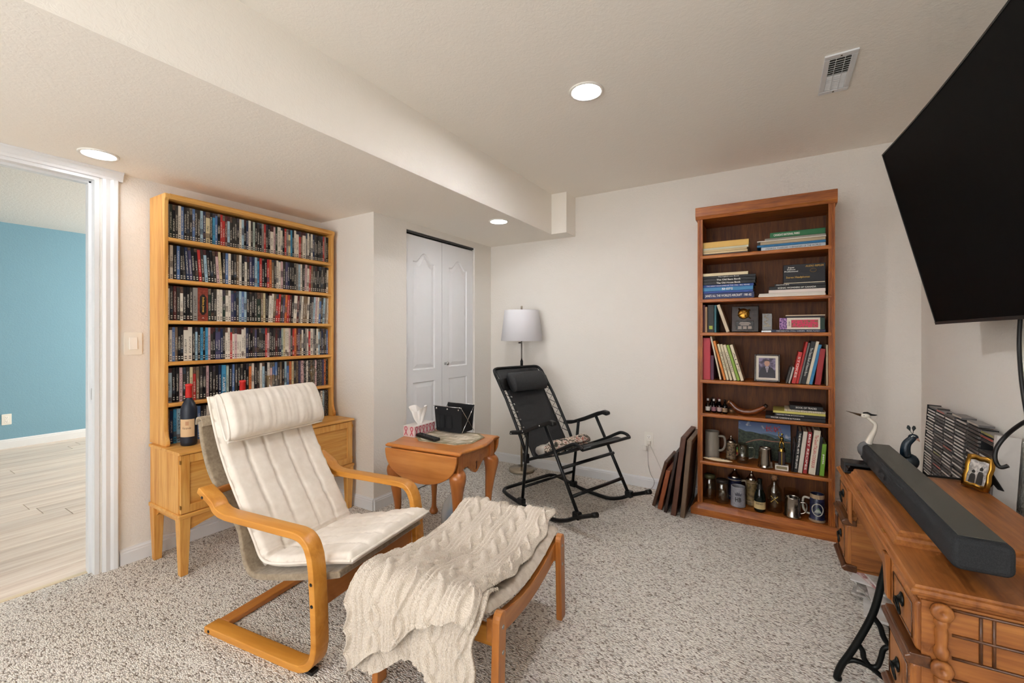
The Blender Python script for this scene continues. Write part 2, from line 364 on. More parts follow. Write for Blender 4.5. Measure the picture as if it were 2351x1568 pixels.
downlight(-2.4, -1.0, ZS, 'added round recessed fill light in the dropped ceiling behind the viewer', .075, .3)  # second added lamp out of view, fills from the dropped ceiling
downlight(-5.0, -.6, ZC, 'added round recessed fill light in the ceiling of the blue room')  # added unseen lamp that brightens the blue room
# ceiling air vent
v = thing('ceiling_vent', 'white louvred air vent in the ceiling above the bookcase', 'vent', (.242, 2.478, ZC))
hw, hl = .06, .178; fr = MB()
for a in ((-hw,hw,-hl,-hl+.03),(-hw,hw,hl-.03,hl),(-hw,-hw+.022,-hl+.03,hl-.03),(hw-.022,hw,-hl+.03,hl-.03)): fr.box(a[0],a[1],a[2],a[3],-.008,0)
obj('frame', fr, WT, v, .003); obj('back', B(-hw+.02,hw-.02,-hl+.03,hl-.03,-.001,-.0005), flat('vent_dark', '#4a443b', .9), v)
for k in range(16):
    mb = MB(); y = -hl+.038+k*.0193; mb.xf = Matrix.Translation((0,y,-.004)) @ Matrix.Rotation(RAD(35 if k < 8 else -35), 4, 'X'); mb.box(-hw+.022,hw-.022,-.006,.006,-.0006,.0006); obj('slat', mb, WT, v)
for xx in (-.016, .016): obj('bar', B(xx-.001,xx+.001,-hl+.03,hl-.03,-.0075,-.005), WT, v)
for yy in (-hl+.015, hl-.015): obj('screw', MB().lathe([(.004,-.008),(.004,-.0095),(.0005,-.0097)], 10), flat('screw_dark', '#6b5f4c', .4, .8), v, loc=(0,yy,0))
# switch and outlets
sw = thing('light_switch', 'white rocker light switch on the wall beside the doorway', 'light switch', (XL, .942, 1.19))
obj('plate', MB().prism(rounded(-.04,.04,-.062,.062,.006), 0, .006, 'x'), MATS['white_plastic'], sw, .002)
rk = MB(); rk.hexa([(.006,-.017,-.033),(.013,-.017,-.033),(.013,.017,-.033),(.006,.017,-.033),(.006,-.017,.033),(.008,-.017,.033),(.008,.017,.033),(.006,.017,.033)]); obj('rocker', rk, flat('switch_white', '#f4f2ec', .3), sw, .001)
def outlet(loc, normal, label):
    t = thing('wall_outlet', label, 'outlet', loc, 0 if normal == '-y' else 90)
    obj('plate', MB().prism(rounded(-.036,.036,-.058,.058,.005), -.005, 0, 'y'), MATS['white_plastic'], t, .0015)
    for dz in (-.02, .02):
        s = obj('socket', MB().prism(rounded(-.0165,.0165,dz-.0145,dz+.0145,.008), -.0075, -.005, 'y'), flat('switch_white', '#f4f2ec'), t)
        h = MB(); h.box(-.008,-.006,-.0079,-.0074,dz-.002,dz+.006); h.box(.005,.007,-.0079,-.0074,dz-.001,dz+.006); h.box(-.002,.002,-.0079,-.0074,dz-.010,dz-.006); obj('slot', h, MATS['ink_black'], s)
    return t
outlet((-.871, YB, .392), '-y', 'white wall outlet between the rocking chair and the leaning frames'); outlet((-7.1, 1.153, .315), '+x', 'white wall outlet low on the blue wall')
# added light for the blue room: an unseen glowing pane framed as a window
wn = struct('added_blue_room_window', B(-6.4, -4.4, 4.095, 4.105, .9, 2.1), emis('added_window_glow', '#f7f2ea', 15.0)); obj('added_window_frame', B(-6.46,-4.34,4.07,4.1,.84,.9).box(-6.46,-4.34,4.07,4.1,2.1,2.16).box(-6.46,-6.4,4.07,4.1,.9,2.1).box(-4.4,-4.34,4.07,4.1,.9,2.1), WT, wn)
# ------------------------------------------------------------------ sideboard and hutch with the films
OAK = ('#c98a3a', '#dba455', '#e6b76c')
oakz = wood('light_oak_upright', *OAK, 'z'); oaky = wood('light_oak_across', *OAK, 'y'); oakx = wood('light_oak_deep', *OAK, 'x')
sb = thing('sideboard', 'light oak sideboard on four tapered legs against the wall', 'cabinet', (-2.75, 1.528, 0))
hy = .527
obj('top', MB().prism([(-.20,.622),(.168,.622),(.173,.627),(.173,.634),(.168,.637),(-.20,.637)], -hy-.006, hy+.006, 'y'), oaky, sb, .001)
bd = MB(); bd.box(-.195,.146,-hy,-hy+.02,.317,.622); bd.box(-.195,.146,hy-.02,hy,.317,.622); bd.box(-.195,.146,-hy+.0202,hy-.0202,.3172,.335); bd.box(-.195,-.185,-hy+.0202,hy-.0202,.336,.6218); bd.box(-.03,.146,-.01,.01,.335,.622)
obj('body', bd, oakz, sb); obj('base_moulding', B(-.20,.172,-hy-.008,hy+.008,.296,.317), oaky, sb, .004)
for k, (a, b) in enumerate(((-hy+.003, -.004), (.004, hy-.003))):
    dm = MB(); x0, x1 = .146, .163; z0, z1 = .32, .619; w = .042
    dm.box(x0,x1,a,a+w,z0,z1); dm.box(x0,x1,b-w,b,z0,z1); dm.box(x0,x1,a+w,b-w,z0,z0+w); dm.box(x0,x1,a+w,b-w,z1-w,z1)
    d = obj('door', dm, oakz, sb, .002); obj('door_panel', B(x0,x1-.007,a+w,b-w,z0+w,z1-w), oaky, d)
    [obj('hinge', B(x0+.004,x1+.002,(a if k == 0 else b)-.002,(a if k == 0 else b)+.002,zq,zq+.02), MATS['brass'], d) for zq in (.345, .575)]
sk = MB()
def skirt(mb, a, b, fixed, axis):
    pts = [(a, .296), (b, .296)]; 
    for k in range(13): t = k/12; pts.append((b+(a-b)*t, .225+.045*min(1, math.sin(PI*t)*2.2)))
    mb.prism(pts, fixed-.009, fixed+.009, axis)
skirt(sk, -hy+.03, hy-.03, .150, 'x'); obj('skirt', sk, oaky, sb); sk = MB(); skirt(sk, -.17, .15, -hy+.02, 'y'); obj('skirt', sk, oakx, sb); sk = MB(); skirt(sk, -.17, .15, hy-.02, 'y'); obj('skirt', sk, oakx, sb)
for sx in (-1, 1):
    for sy in (-1, 1):
        cx = .142 if sx > 0 else -.172; cy = sy*(hy-.022); t, b = .026, .017; ox = 0
        obj('leg', MB().hexa([(cx-b+ox,cy-b,0),(cx+b+ox,cy-b,0),(cx+b+ox,cy+b,0),(cx-b+ox,cy+b,0),(cx-t,cy-t,.297),(cx+t,cy-t,.297),(cx+t,cy+t,.297),(cx-t,cy+t,.297)]), oakz, sb, .003)
hu = thing('display_hutch', 'tall light oak hutch crammed with film cases, standing on the sideboard', 'shelf', (-2.88, 1.533, .637))
SH = [.228, .453, .679, .903, 1.128]       # shelf tops above the sideboard
def side(y0, y1):
    pts = [(-.105, 0), (.098, 0), (.106, .012), (.104, .03), (.092, .05), (.083, .08), (.08, .12), (.08, 1.30), (.084, 1.325), (.092, 1.34), (.092, 1.358), (.085, 1.363), (-.105, 1.363)]
    return MB().prism(pts, y0, y1, 'y')
obj('side_panel', side(-.522, -.502), oakz, hu, .003); obj('side_panel', side(.502, .522), oakz, hu, .003)
for z in SH: obj('shelf', MB().prism([(-.095,z-.02),(.080,z-.02),(.085,z-.015),(.085,z-.005),(.080,z),(-.095,z)], -.502, .502, 'y'), oaky, hu)
obj('back_panel', B(-.105,-.095,-.502,.502,0,1.34), wood('hutch_back_dark', '#4a2f14', '#5c3b1b', '#6b4722', 'z'), hu)
obj('top_rail', MB().prism([(-.105,1.335),(.086,1.335),(.096,1.345),(.099,1.355),(.092,1.363),(-.105,1.363)], -.502, .502, 'y'), oaky, hu, .002)
obj('rear_foot_board', B(-.095,-.085,-.502,.502,0,.03), oaky, hu)

def dvd_mat():
    m, nt, b = newmat('printed_spine', .35); oi = nt.nodes.new('ShaderNodeObjectInfo'); tc = nt.nodes.new('ShaderNodeTexCoord'); sx = nt.nodes.new('ShaderNodeSeparateXYZ'); nt.links.new(tc.outputs['Object'], sx.inputs[0])
    z = mathn(nt, 'DIVIDE', sx.outputs[2], .19); y = sx.outputs[1]; rnd = oi.outputs['Random']
    # small print: blotches stretched across the spine, different on every case
    cb = nt.nodes.new('ShaderNodeCombineXYZ'); nt.links.new(mathn(nt, 'MULTIPLY', y, 330), cb.inputs[0]); nt.links.new(mathn(nt, 'ADD', mathn(nt, 'MULTIPLY', z, 42), mathn(nt, 'MULTIPLY', rnd, 900)), cb.inputs[1])
    ink = ramp(nt, noise(nt, cb.outputs[0], 1, 2, .7), [(.5, 0.0), (.56, 1.0)])
    r2 = mathn(nt, 'FRACT', mathn(nt, 'MULTIPLY', rnd, 17.3)); r3 = mathn(nt, 'FRACT', mathn(nt, 'MULTIPLY', rnd, 91.7)); r4 = mathn(nt, 'FRACT', mathn(nt, 'MULTIPLY', rnd, 41.1))
    lo = mathn(nt, 'ADD', .2, mathn(nt, 'MULTIPLY', r2, .2)); hi = mathn(nt, 'ADD', .55, mathn(nt, 'MULTIPLY', r3, .35))
    band = mathn(nt, 'MULTIPLY', mathn(nt, 'GREATER_THAN', z, lo), mathn(nt, 'LESS_THAN', z, hi)); edge = mathn(nt, 'LESS_THAN', mathn(nt, 'ABSOLUTE', y), .0038)
    title = mathn(nt, 'MULTIPLY', mathn(nt, 'MULTIPLY', band, edge), ink)
    logo = mathn(nt, 'MULTIPLY', mathn(nt, 'MULTIPLY', mathn(nt, 'MULTIPLY', mathn(nt, 'GREATER_THAN', z, .03), mathn(nt, 'LESS_THAN', z, .15)), edge), mathn(nt, 'GREATER_THAN', mathn(nt, 'SINE', mathn(nt, 'MULTIPLY', z, 105)), .1))
    lum = nt.nodes.new('ShaderNodeRGBToBW'); nt.links.new(oi.outputs['Color'], lum.inputs[0]); light = mathn(nt, 'GREATER_THAN', lum.outputs[0], .22)
    inkc = mixc(nt, light, '#d8d2c4', '#3c3431'); hue = nt.nodes.new('ShaderNodeHueSaturation'); hue.inputs['Saturation'].default_value = .75; hue.inputs['Value'].default_value = .5; nt.links.new(ramp(nt, r4, [(0,'#8a2b2b'),(.2,'#b07a55'),(.4,'#5a7a9c'),(.6,'#c8b79a'),(.8,'#7a6a80'),(1,'#b04a3a')], True), hue.inputs['Color'])
    art = ramp(nt, noise(nt, tc.outputs['Object'], 160, 3, .6), [(.4, .25), (.65, 1.0)]); artc = mixc(nt, 1.0, hue.outputs[0], art, 'MULTIPLY')
    topart = mathn(nt, 'MULTIPLY', mathn(nt, 'GREATER_THAN', z, mathn(nt, 'ADD', .78, mathn(nt, 'MULTIPLY', r3, .5))), 1.0)
    mid = mathn(nt, 'MULTIPLY', mathn(nt, 'MULTIPLY', mathn(nt, 'GREATER_THAN', r2, .6), mathn(nt, 'GREATER_THAN', z, mathn(nt, 'MULTIPLY', r4, .5))), mathn(nt, 'LESS_THAN', z, mathn(nt, 'ADD', .12, mathn(nt, 'MULTIPLY', r4, .6))))
    c = mixc(nt, mathn(nt, 'MAXIMUM', topart, mathn(nt, 'MULTIPLY', mid, .7)), oi.outputs['Color'], artc)
    c = mixc(nt, title, c, inkc); c = mixc(nt, logo, c, inkc); nt.links.new(c, b.inputs['Base Color']); return m
DVDM = dvd_mat()
PAL = dict(k='#17161a', d='#3a3633', s='#8f8b86', w='#d9d2c4', r='#b3312f', b='#5877a8', n='#1f2c4d', l='#9db9c8', y='#cdbf98', g='#2a3a30', p='#c9a9a9', o='#cf7440', m='#5e2a2a', c='#3f8fb8', v='#4d4a6b', t='#7a6650', a='#a8b8ae')
PNAME = dict(k='black', d='dark grey', s='grey', w='cream white', r='red', b='blue', n='navy', l='pale blue', y='parchment coloured', g='dark green', p='pale pink', o='orange', m='maroon', c='bright blue', v='purple grey', t='brown', a='pale green')
ROWS = [   # doorway end first; capital = thick case
 'sgkdwbkddbddlnYkcbkrrmlddddwlknwdakdksrdkWpgWwkrsyckwWrtWswdwndkkddrskk',
 'twkbkdnvkkrdlkkdpydbwkdtwkwdvnlcrkkrotdwwpdvnkkdslwdpwrtddkkddkw',
 'wdmdwkkdSXgkdwwgwwvndlblkdkdGtykwwtrrdvormkWmswttwkslpwbdlsw',
 'kwbtkkWWklkckcpdkvvndwwrwpwwwwnkkdvkddkrpkkdmdnaywwpdromvtwkswrWsdwlknddbo',
 'LkkpddyrtdkpkdknCakbdkdkkowkdwlkwpbbdtklboydtvPkwktdpKdvok',
 'tncLkdwpwbkdwtrkbvsdkwmkdwsdkpwbkvdtkwdkrsdlkkwdkbtdkwvdkmskwldk']
SHELF = ['top', 'second', 'third', 'fourth', 'fifth', 'bottom']
def ordn(n): return '%d%s' % (n, 'th' if 10 <= n % 100 <= 20 else {1:'st',2:'nd',3:'rd'}.get(n % 10, 'th'))
case_me = mesh_of('film_case', MB().prism([(-.135,0),(0,0),(0,.19),(-.135,.19)], -.007, .007, 'y'), DVDM)
rest = MB(); rest_c = []; films = 0; rnd = random.Random(11)
def row_base(r): return .637 + ([SH[4], SH[3], SH[2], SH[1], SH[0], 0][r]) + .0003
plan = []
for r, s in enumerate(ROWS):
    wid = [(.023 if ch.isupper() else .0142) for ch in s]
    if r == 2: wid[s.index('X')] = .052
    fit = min(1, .994/sum(wid)); wid = [q*fit for q in wid]
    gap = (.998 - sum(wid))/(len(s)+1); y = 1.533-.499
    for i, ch in enumerate(s):
        y += max(gap, .0002); plan.append((r, i, ch, y + wid[i]/2, wid[i])); y += wid[i]
seen = [p for p in plan if p[0] < 4] + [p for p in plan if p[0] == 5 and p[1] < 13] + [p for p in plan if p[0] == 4]
single = set(seen[:326])
for p in plan:
    r, i, ch, y, w = p; c = PAL.get(ch.lower(), '#7c2f22'); n = i+1
    lean = 0
    if r == 1 and 5 <= i <= 17: lean = 3.5
    if r == 2 and i > 31: lean = -3.2
    if r == 1 and i > 50: lean = -2.0
    hgt = 1 + (rnd.random()-.6)*.012
    xo = -2.835 + (rnd.random()-.5)*.004
    if ch == 'X':
        bx = thing('boxed_set', 'wide red-brown boxed film set with a black panel, third hutch shelf', 'film box', (xo+.002, y, row_base(r)))
        obj('slipcase', B(-.137,0,-w/2,w/2,0,.193), speckle('box_red', '#7a2c1e', '#9a4430', 40, .5, .1), bx, .001)
        pn = [(-.012,.045),(-.006,.036),(.006,.036),(.012,.045),(.017,.052),(.017,.138),(.012,.145),(.006,.154),(-.006,.154),(-.012,.145),(-.017,.138),(-.017,.052)]
        obj('front_panel', MB().prism([(q[0], q[1]) for q in pn], .0002, .0008, 'x'), flat('panel_dark', '#231a14', .5), bx)
        text('Indiana Jones', .014, .088, flat('title_gold', '#e8b545', .5), bx, face((.0012, 0, .095), '+x', -90), bold=True, shear=.2)
        text('^', .006, .012, MATS['ink_white'], bx, face((.0006, 0, .018), '+x')); continue
    if p in single:
        o = obj('film_case', case_me, None); o.location = (xo, y, row_base(r)); o.scale = (1, w/.0142, hgt); o.color = srgb(c)
        if lean: o.rotation_euler = (RAD(lean), 0, 0); o.location.z += abs(math.sin(RAD(lean)))*w/2+.0004
        tag(o, '%s%s film case, %s from the doorway end of the %s hutch shelf' % ('wide ' if ch.isupper() else '', PNAME[ch.lower()], ordn(n), SHELF[r]), 'film case', 'film cases in the hutch'); films += 1
        if r == 3 and i == 0: text('MOULIN ROUGE', .009, .105, MATS['ink_white'], o, face((.0006, 0, .09), '+x', -90), bold=True)
        if r == 3 and ch == 'W' and i > 50: text('SKELTON', .010, .070, MATS['ink_black'], o, face((.0006, 0, .085), '+x', -90), bold=True)
        if r == 4 and ch == 'C': text('ATLANTIS', .009, .085, MATS['ink_white'], o, face((.0006, 0, .075), '+x', -90), bold=True)
    else:
        rest.box(xo-.135, xo, y-w/2, y+w/2, row_base(r), row_base(r)+.19); rest_c.append(c)
rmats = [speckle('case_'+c[1:], c, '#8d857b' if c in ('#17161a','#3a3633') else '#2c2a2a', 150, .4, 0, .001, .5, .62) for c in sorted(set(rest_c))]; idx = {c: k for k, c in enumerate(sorted(set(rest_c)))}
rest.mi = [idx[c] for c in rest_c for _ in range(6)]
ro = obj('film_cases', rest, rmats); ro['kind'] = 'stuff'; tag(ro, 'further film cases packed on the two lowest hutch shelves behind the armchair', 'film case', 'film cases in the hutch')
# bottles standing on the sideboard
def wine(name, label, loc, label_on=True):
    t = thing(name, label, 'bottle', loc, 0); gl = flat('matte_navy_glass', '#161d2b', .42)
    obj('bottle_body', MB().lathe([(.030,0),(.037,.004),(.038,.02),(.038,.185),(.036,.205),(.028,.228),(.018,.245),(.0145,.256),(.0145,.262)], 28), gl, t)
    obj('capsule', MB().lathe([(.0155,.258),(.0162,.262),(.0152,.318),(.0172,.320),(.0172,.330),(.012,.333),(.001,.333)], 24), flat('capsule_red', '#c3231f', .45), t)
    if label_on:
        a = RAD(-38); h = RAD(56)
        obj('paper_label', MB().lathe([(.0384,.05),(.0384,.145)], 16, caps=False, a0=a-h, a1=a+h), flat('label_tan', '#cfae86', .7), t)
        text('Veranda', .012, .040, flat('label_ink', '#4a2a20'), t, Matrix.Rotation(a, 4, 'Z') @ face((.0388, 0, .098), '+x'), wrap=.0388, shear=.3)
        obj('crest', MB().lathe([(.0387,.112),(.0387,.134)], 4, caps=False, a0=a-.14, a1=a+.26), flat('label_crest', '#b98a66', .7), t)
    return t
wine('wine_bottle', 'dark wine bottle with red capsule and tan label, beside the hutch foot', (-2.735, 1.10, .637))
wine('wine_bottle', 'dark wine bottle whose red capsule shows above the armchair headrest', (-2.68, 1.351, .637), False)
dc = thing('decanter', 'clear crystal decanter with a faceted mushroom stopper behind the headrest', 'decanter', (-2.68, 1.80, .637)); cg = glassmat('crystal', '#f2ede0', .02, 1.5)
obj('decanter_body', MB().lathe([(.05,0),(.062,.01),(.064,.06),(.05,.13),(.02,.19),(.014,.21),(.014,.275),(.02,.285)], 12), cg, dc)
obj('stopper', MB().lathe([(.010,.286),(.012,.30),(.011,.322),(.022,.345),(.027,.36),(.016,.378),(.002,.39)], 8), cg, dc)
gb = thing('crystal_glass', 'cut crystal glass rim just showing above the headrest', 'glass', (-2.69, 1.53, .637))
obj('bowl', MB().lathe([(.03,0),(.034,.004),(.008,.01),(.006,.16),(.02,.2),(.034,.25),(.036,.345),(.033,.345),(.031,.25),(.002,.21)], 12, caps=False), cg, gb)
# ------------------------------------------------------------------ armchair
birch = wood('birch_bent', '#b87823', '#cd8c35', '#d89b45', 'x', .38, .7, .1, .12); birchz = wood('birch_upright', '#a9652a', '#b97433', '#c5823f', 'z', .35, .7, .3, .12); birchy = wood('birch_across', '#a5652a', '#b77434', '#c4823f', 'y', .35, .7, .3, .12)
lin = speckle('cream_cotton', '#dfd6c9', '#ebe4d9', 14, .85, .12, .004, .35, .65, .2); suede = speckle('taupe_suede', '#84745f', '#9d8d76', 60, .95, .2, .003, .35, .65, .4)
ac = thing('armchair', 'cream cushioned armchair with bent birch arms in front of the sideboard', 'armchair', (-2.03, .87, 0), 7.5)
prof = smoothpath([(0,.0135),(.25,.0135),(.50,.0135)], 4) + smoothpath([(.545,.017),(.585,.035),(.612,.07),(.622,.12)], 4) + smoothpath([(.618,.25),(.608,.385)], 4) + smoothpath([(.600,.43),(.583,.468),(.555,.492),(.515,.500)], 4) + smoothpath([(.32,.500),(.13,.500)], 4) + smoothpath([(.09,.505),(.06,.519),(.035,.545),(-.045,.585)], 4)
for y0, y1 in ((0, .062), (.598, .66)):
    f = obj('side_frame', MB().sweep(prof, y0, y1, .027), birch, ac, .004)
    yo = y0 if y0 == 0 else y1; sg = -1 if y0 == 0 else 1
    for s, z in ((-.012,.560),(.612,.342),(.616,.265),(.03,.0135)):
        mb = MB(); mb.xf = Matrix.Translation((s, yo, z)) @ Matrix.Rotation(RAD(-90*sg), 4, 'X'); mb.lathe([(.0065,-.002),(.0065,.0012),(.004,.0016),(.0035,.0004),(.0005,.0004)], 12); obj('bolt', mb, MATS['black_metal'], f)
obj('foot_pad', B(.55,.60,.015,.045,0,.012), MATS['black_plastic'], ac)
obj('front_rail', B(.588,.606,.062,.598,.225,.318), birchy, ac, .004)
obj('rear_cross_bar', B(.005,.062,.062,.598,.002,.025), birchy, ac, .004)
obj('back_rail', B(-.03,-.01,.062,.598,.52,.58), birchy, ac, .004)
# suede sling
sp = smoothpath([(-.165,.850),(-.147,.754),(-.099,.637),(-.024,.550),(.055,.465),(.104,.405),(.122,.33),(.150,.265),(.204,.240),(.35,.268),(.491,.302),(.60,.330),(.668,.352)], 5)
obj('sling', MB().sweep(sp, .078, .582, .026), suede, ac, .006, 3)
tp = MB(); tp.sweep(smoothpath([(-.186,.835),(-.182,.86),(-.165,.868),(-.145,.857),(-.14,.83)], 4), .076, .584, .007); obj('sling_pocket', tp, suede, ac)
# quilted cushion: sweep with seams; t along the length, u across
cpath = smoothpath([(-.118,.962),(-.085,.86),(-.045,.755),(.005,.655),(.065,.560),(.128,.468),(.185,.385),(.222,.325),(.262,.308),(.34,.318),(.44,.342),(.55,.371),(.64,.393),(.715,.409)], 8)
NC = len(cpath); seams = (.2, .385, .60, .80)
def cushion_fn(top):
    def fn(a, u):
        i = min(NC-1, int(round(a*(NC-1)))); p = cpath[i]; q0 = cpath[max(i-1,0)]; q1 = cpath[min(i+1,NC-1)]; d = (q1-q0).normalized(); n = Vector((-d.y, d.x))
        if n.x < 0 and i < 60: n = -n
        if i >= 60 and n.y < 0: n = -n
        e = min(u, 1-u); ea = min(a, 1-a); r = min(1, (e/.035))**.5*min(1, (ea/.02)+.02)**.5
        y = .088+.485*u
        th = .026*r
        if top:
            for sx in seams: th -= .011*math.exp(-((u-sx)/.013)**2)*(1 if .1 < a < .985 else 0)
            th += .010*math.sin(PI*u)*(.6) + .006*mnoise.noise(Vector((a*34, u*5, 2)))+ .005*mnoise.noise(Vector((a*75, u*2.5, 5)))
            th -= .020*math.exp(-((a-.60)/.022)**2)
            if .66 < a < .98: th -= .008*math.exp(-((a-.80)/.008)**2)
            return (p.x + n.x*th, y, p.y + n.y*th)
        return (p.x - n.x*.020*r, y, p.y - n.y*.020*r)
    return fn
cu = MB(); cu.grid(cushion_fn(True), NC, 61); cu.grid(cushion_fn(False), NC, 61); n1 = NC*61
for i in range(NC-1):
    for j in (0, 60):
        a, b = i*61+j, (i+1)*61+j; cu.addf([a, b, n1+b, n1+a] if j else [b, a, n1+a, n1+b], True)
for j in range(60):
    for i in (0, NC-1):
        a, b = i*61+j, i*61+j+1; cu.addf([b, a, n1+a, n1+b] if i else [a, b, n1+b, n1+a], True)
cush = obj('cushion', cu, lin, ac)
pp = []
for u in (0.0, 1.0):
    obj('piping', MB().tube([(p.x, .088+.485*u, p.y) for p in cpath], .0058, 8), lin, cush)
obj('piping', MB().tube([(.718, .088+.485*k/12, .409) for k in range(13)], .0058, 8), lin, cush)
# headrest pillow hanging over the top of the back
def head_fn(a, u):
    th = 2*PI*a; d = Vector((.36, -.93)); n = Vector((.93, .36)); e = min(u, 1-u); sq = min(1, (e/.055))**.45
    c_, s_ = math.cos(th), math.sin(th); c_ = math.copysign(abs(c_)**.75, c_); s_ = math.copysign(abs(s_)**.75, s_)
    wr = (.005*mnoise.noise(Vector((u*26, a*3, 1))) + .003*mnoise.noise(Vector((u*60, a*4, 8))))*(1 if s_ > 0 else .2)
    ln = .108*c_*(.9+.1*sq); tk = (.058 if s_ > 0 else .03)*s_*sq + (wr if s_ > 0 else 0)*sq + .016*math.sin(PI*u)*max(0, s_)
    cx, cz = -.012, .878
    return (cx + d.x*ln + n.x*tk, .076+.51*u, cz + d.y*ln + n.y*tk)
hm = MB(); hm.grid(head_fn, 40, 73, True, True, False); hm.addf([i*73 for i in range(40)]); hm.addf([i*73+72 for i in range(40)][::-1])
hr = obj('headrest', hm, lin, ac); pr = []
for u in (.012, .988): obj('piping', MB().tube([head_fn(k/40, u) for k in range(40)], .0055, 6, True), lin, hr)
obj('piping', MB().tube([(-.012+.36*.113, .08+.502*k/20, .878-.93*.110) for k in range(21)], .0055, 6), lin, hr)
# ------------------------------------------------------------------ footstool with the knitted throw
fs = thing('footstool', 'low birch footstool with a pale pad, standing in front of the armchair', 'footstool', (-1.008, 1.405, 0), 6)
hx, hyy = .25, .315
for sx in (-1, 1):
    for sy in (-1, 1):
        x0, x1 = (hx-.026, hx) if sx > 0 else (-hx, -hx+.026); yc = sy*(hyy-.026); dy = sy*.016
        pts = []
        for k in range(9): a = PI*k/8; pts.append((yc+.026*math.cos(a), .347+.026*math.sin(a)))
        pts += [(yc-.026+dy, 0), (yc+.024+dy, 0)]
        lg = obj('leg', MB().prism(pts, x0, x1, 'x'), birchz, fs, .003)
        for zz in (.245, .325):
            mb = MB(); mb.xf = Matrix.Translation((hx*sx if sx > 0 else -hx, yc, zz)) @ Matrix.Rotation(RAD(90*sx), 4, 'Y'); mb.lathe([(.007,-.002),(.007,.0012),(.004,.0016),(.003,.0004),(.0005,.0004)], 12); obj('bolt', mb, MATS['chrome'], lg)
for sx in (-1, 1):
    x0, x1 = (hx-.048, hx-.026) if sx > 0 else (-hx+.026, -hx+.048)
    top = [(hyy-.004 - (2*hyy-.008)*k/24, .352-.052*math.sin(PI*k/24)) for k in range(25)]; bot = [(p[0], p[1]-.072+.012*math.sin(PI*k/24)) for k, p in enumerate(top)]
    obj('side_rail', MB().prism(top + bot[::-1], x0, x1, 'x'), birchy, fs, .003)
for y in (-hyy+.03, hyy-.03): obj('cross_rail', B(-hx+.026, hx-.026, y-.010, y+.010, .255, .315), birch, fs, .003)
def seatz(y): return .366-.052*math.cos(PI*min(1, abs(y)/hyy)/2)
pad = MB()
def pad_fn(z0, z1):
    def fn(a, u):
        y = -hyy-.005+(2*hyy+.01)*a; x = -hx+.03+(2*hx-.06)*u; e = min(u, 1-u, a*1.3, (1-a)*1.3); r = min(1, e/.05)**.5
        th = z0 + (z1-z0)*r
        if z1 > z0:
            for q in (.25, .5, .75): th -= .006*math.exp(-((a-q)/.012)**2)
        return (x, y, seatz(y)+th)
    return fn
pad.grid(pad_fn(.012, .036), 61, 31); pad.grid(pad_fn(.012, -.004), 61, 31); pad.f[1800:] = [f[::-1] for f in pad.f[1800:]]
obj('pad', pad, speckle('pale_pad', '#bdb1a2', '#cfc5b7', 30, .9, .1), fs)
# cable-knit throw: heavy ribs and plaits as real relief
def knit_mat():
    m, nt, b = newmat('cream_wool', .95, 0, srgb('#dccfbb'), .1); v = coords(nt, (1,1,1)); f = noise(nt, v, 260, 3, .7)
    wv = nt.nodes.new('ShaderNodeTexWave'); wv.inputs['Scale'].default_value = 60; wv.inputs['Distortion'].default_value = 6; wv.inputs['Detail'].default_value = 2; wv.inputs['Detail Scale'].default_value = 3; wv.bands_direction = 'Y'; nt.links.new(v, wv.inputs['Vector'])
    h = mathn(nt, 'ADD', f, mathn(nt, 'MULTIPLY', wv.outputs['Fac'], .8)); nt.links.new(ramp(nt, f, [(.3, '#c9baa8'), (.6, '#e3d8ca')]), b.inputs['Base Color']); bump(nt, b, h, .55, .004); b.inputs['Sheen Weight'].default_value = .3; return m
WOOL = knit_mat()
def knit(a, s):    # a across (m), s along (m)
    p = (a/.205) % 1.0; h = 0
    if p < .34:      # plait
        q = (p/.34-.5)*2; ph = s/.085
        for k in (0, 1): c = .55*math.sin(PI*ph+PI*k); h = max(h, math.sqrt(max(0, 1-((q-c)/.42)**2))*(.75+.25*math.cos(PI*ph+PI*k)))
        h = .018*h
    elif p < .56: h = .0065*abs(math.sin(PI*(p-.34)/.22*3))        # ribs
    elif p < .82:    # open lozenges
        q = (p-.56)/.26; w = .5+.33*math.sin(2*PI*s/.17); h = .015*max(math.exp(-((q-w)/.09)**2), math.exp(-((q-1+w)/.09)**2)); h += .0025*math.sin(2*PI*s/.012)*.3
    else: h = .0075*abs(math.sin(PI*(p-.82)/.18*2)) + .0018*math.sin(2*PI*s/.011)
    return h + .0012*math.sin(2*PI*s/.0105)*math.cos(2*PI*a/.013)
tw = thing('knitted_throw', 'cream cable-knit throw draped over the footstool', 'blanket', (-1.008, 1.405, 0), 6)
def throw_path(L):
    """length along the stool from the back edge (L=0) to the front and down"""
    y = .36-L
    if y > -hyy-.012: 
        z = seatz(y)+.044 if y < hyy else seatz(hyy)+.044-(y-hyy)*.5
        return Vector((0, y, z)), Vector((0, .12*(y/hyy), 1)).normalized()
    r = .05; L2 = -hyy-.012-y; z0 = seatz(hyy)+.044
    if L2 < r*PI/2: t = L2/r; return Vector((0, -hyy-.012-r*math.sin(t), z0-r+r*math.cos(t))), Vector((0, -math.sin(t), math.cos(t)))
    d = L2-r*PI/2; return Vector((0, -hyy-.012-r-.10*d, z0-r-d)), Vector((0, -1, .1)).normalized()
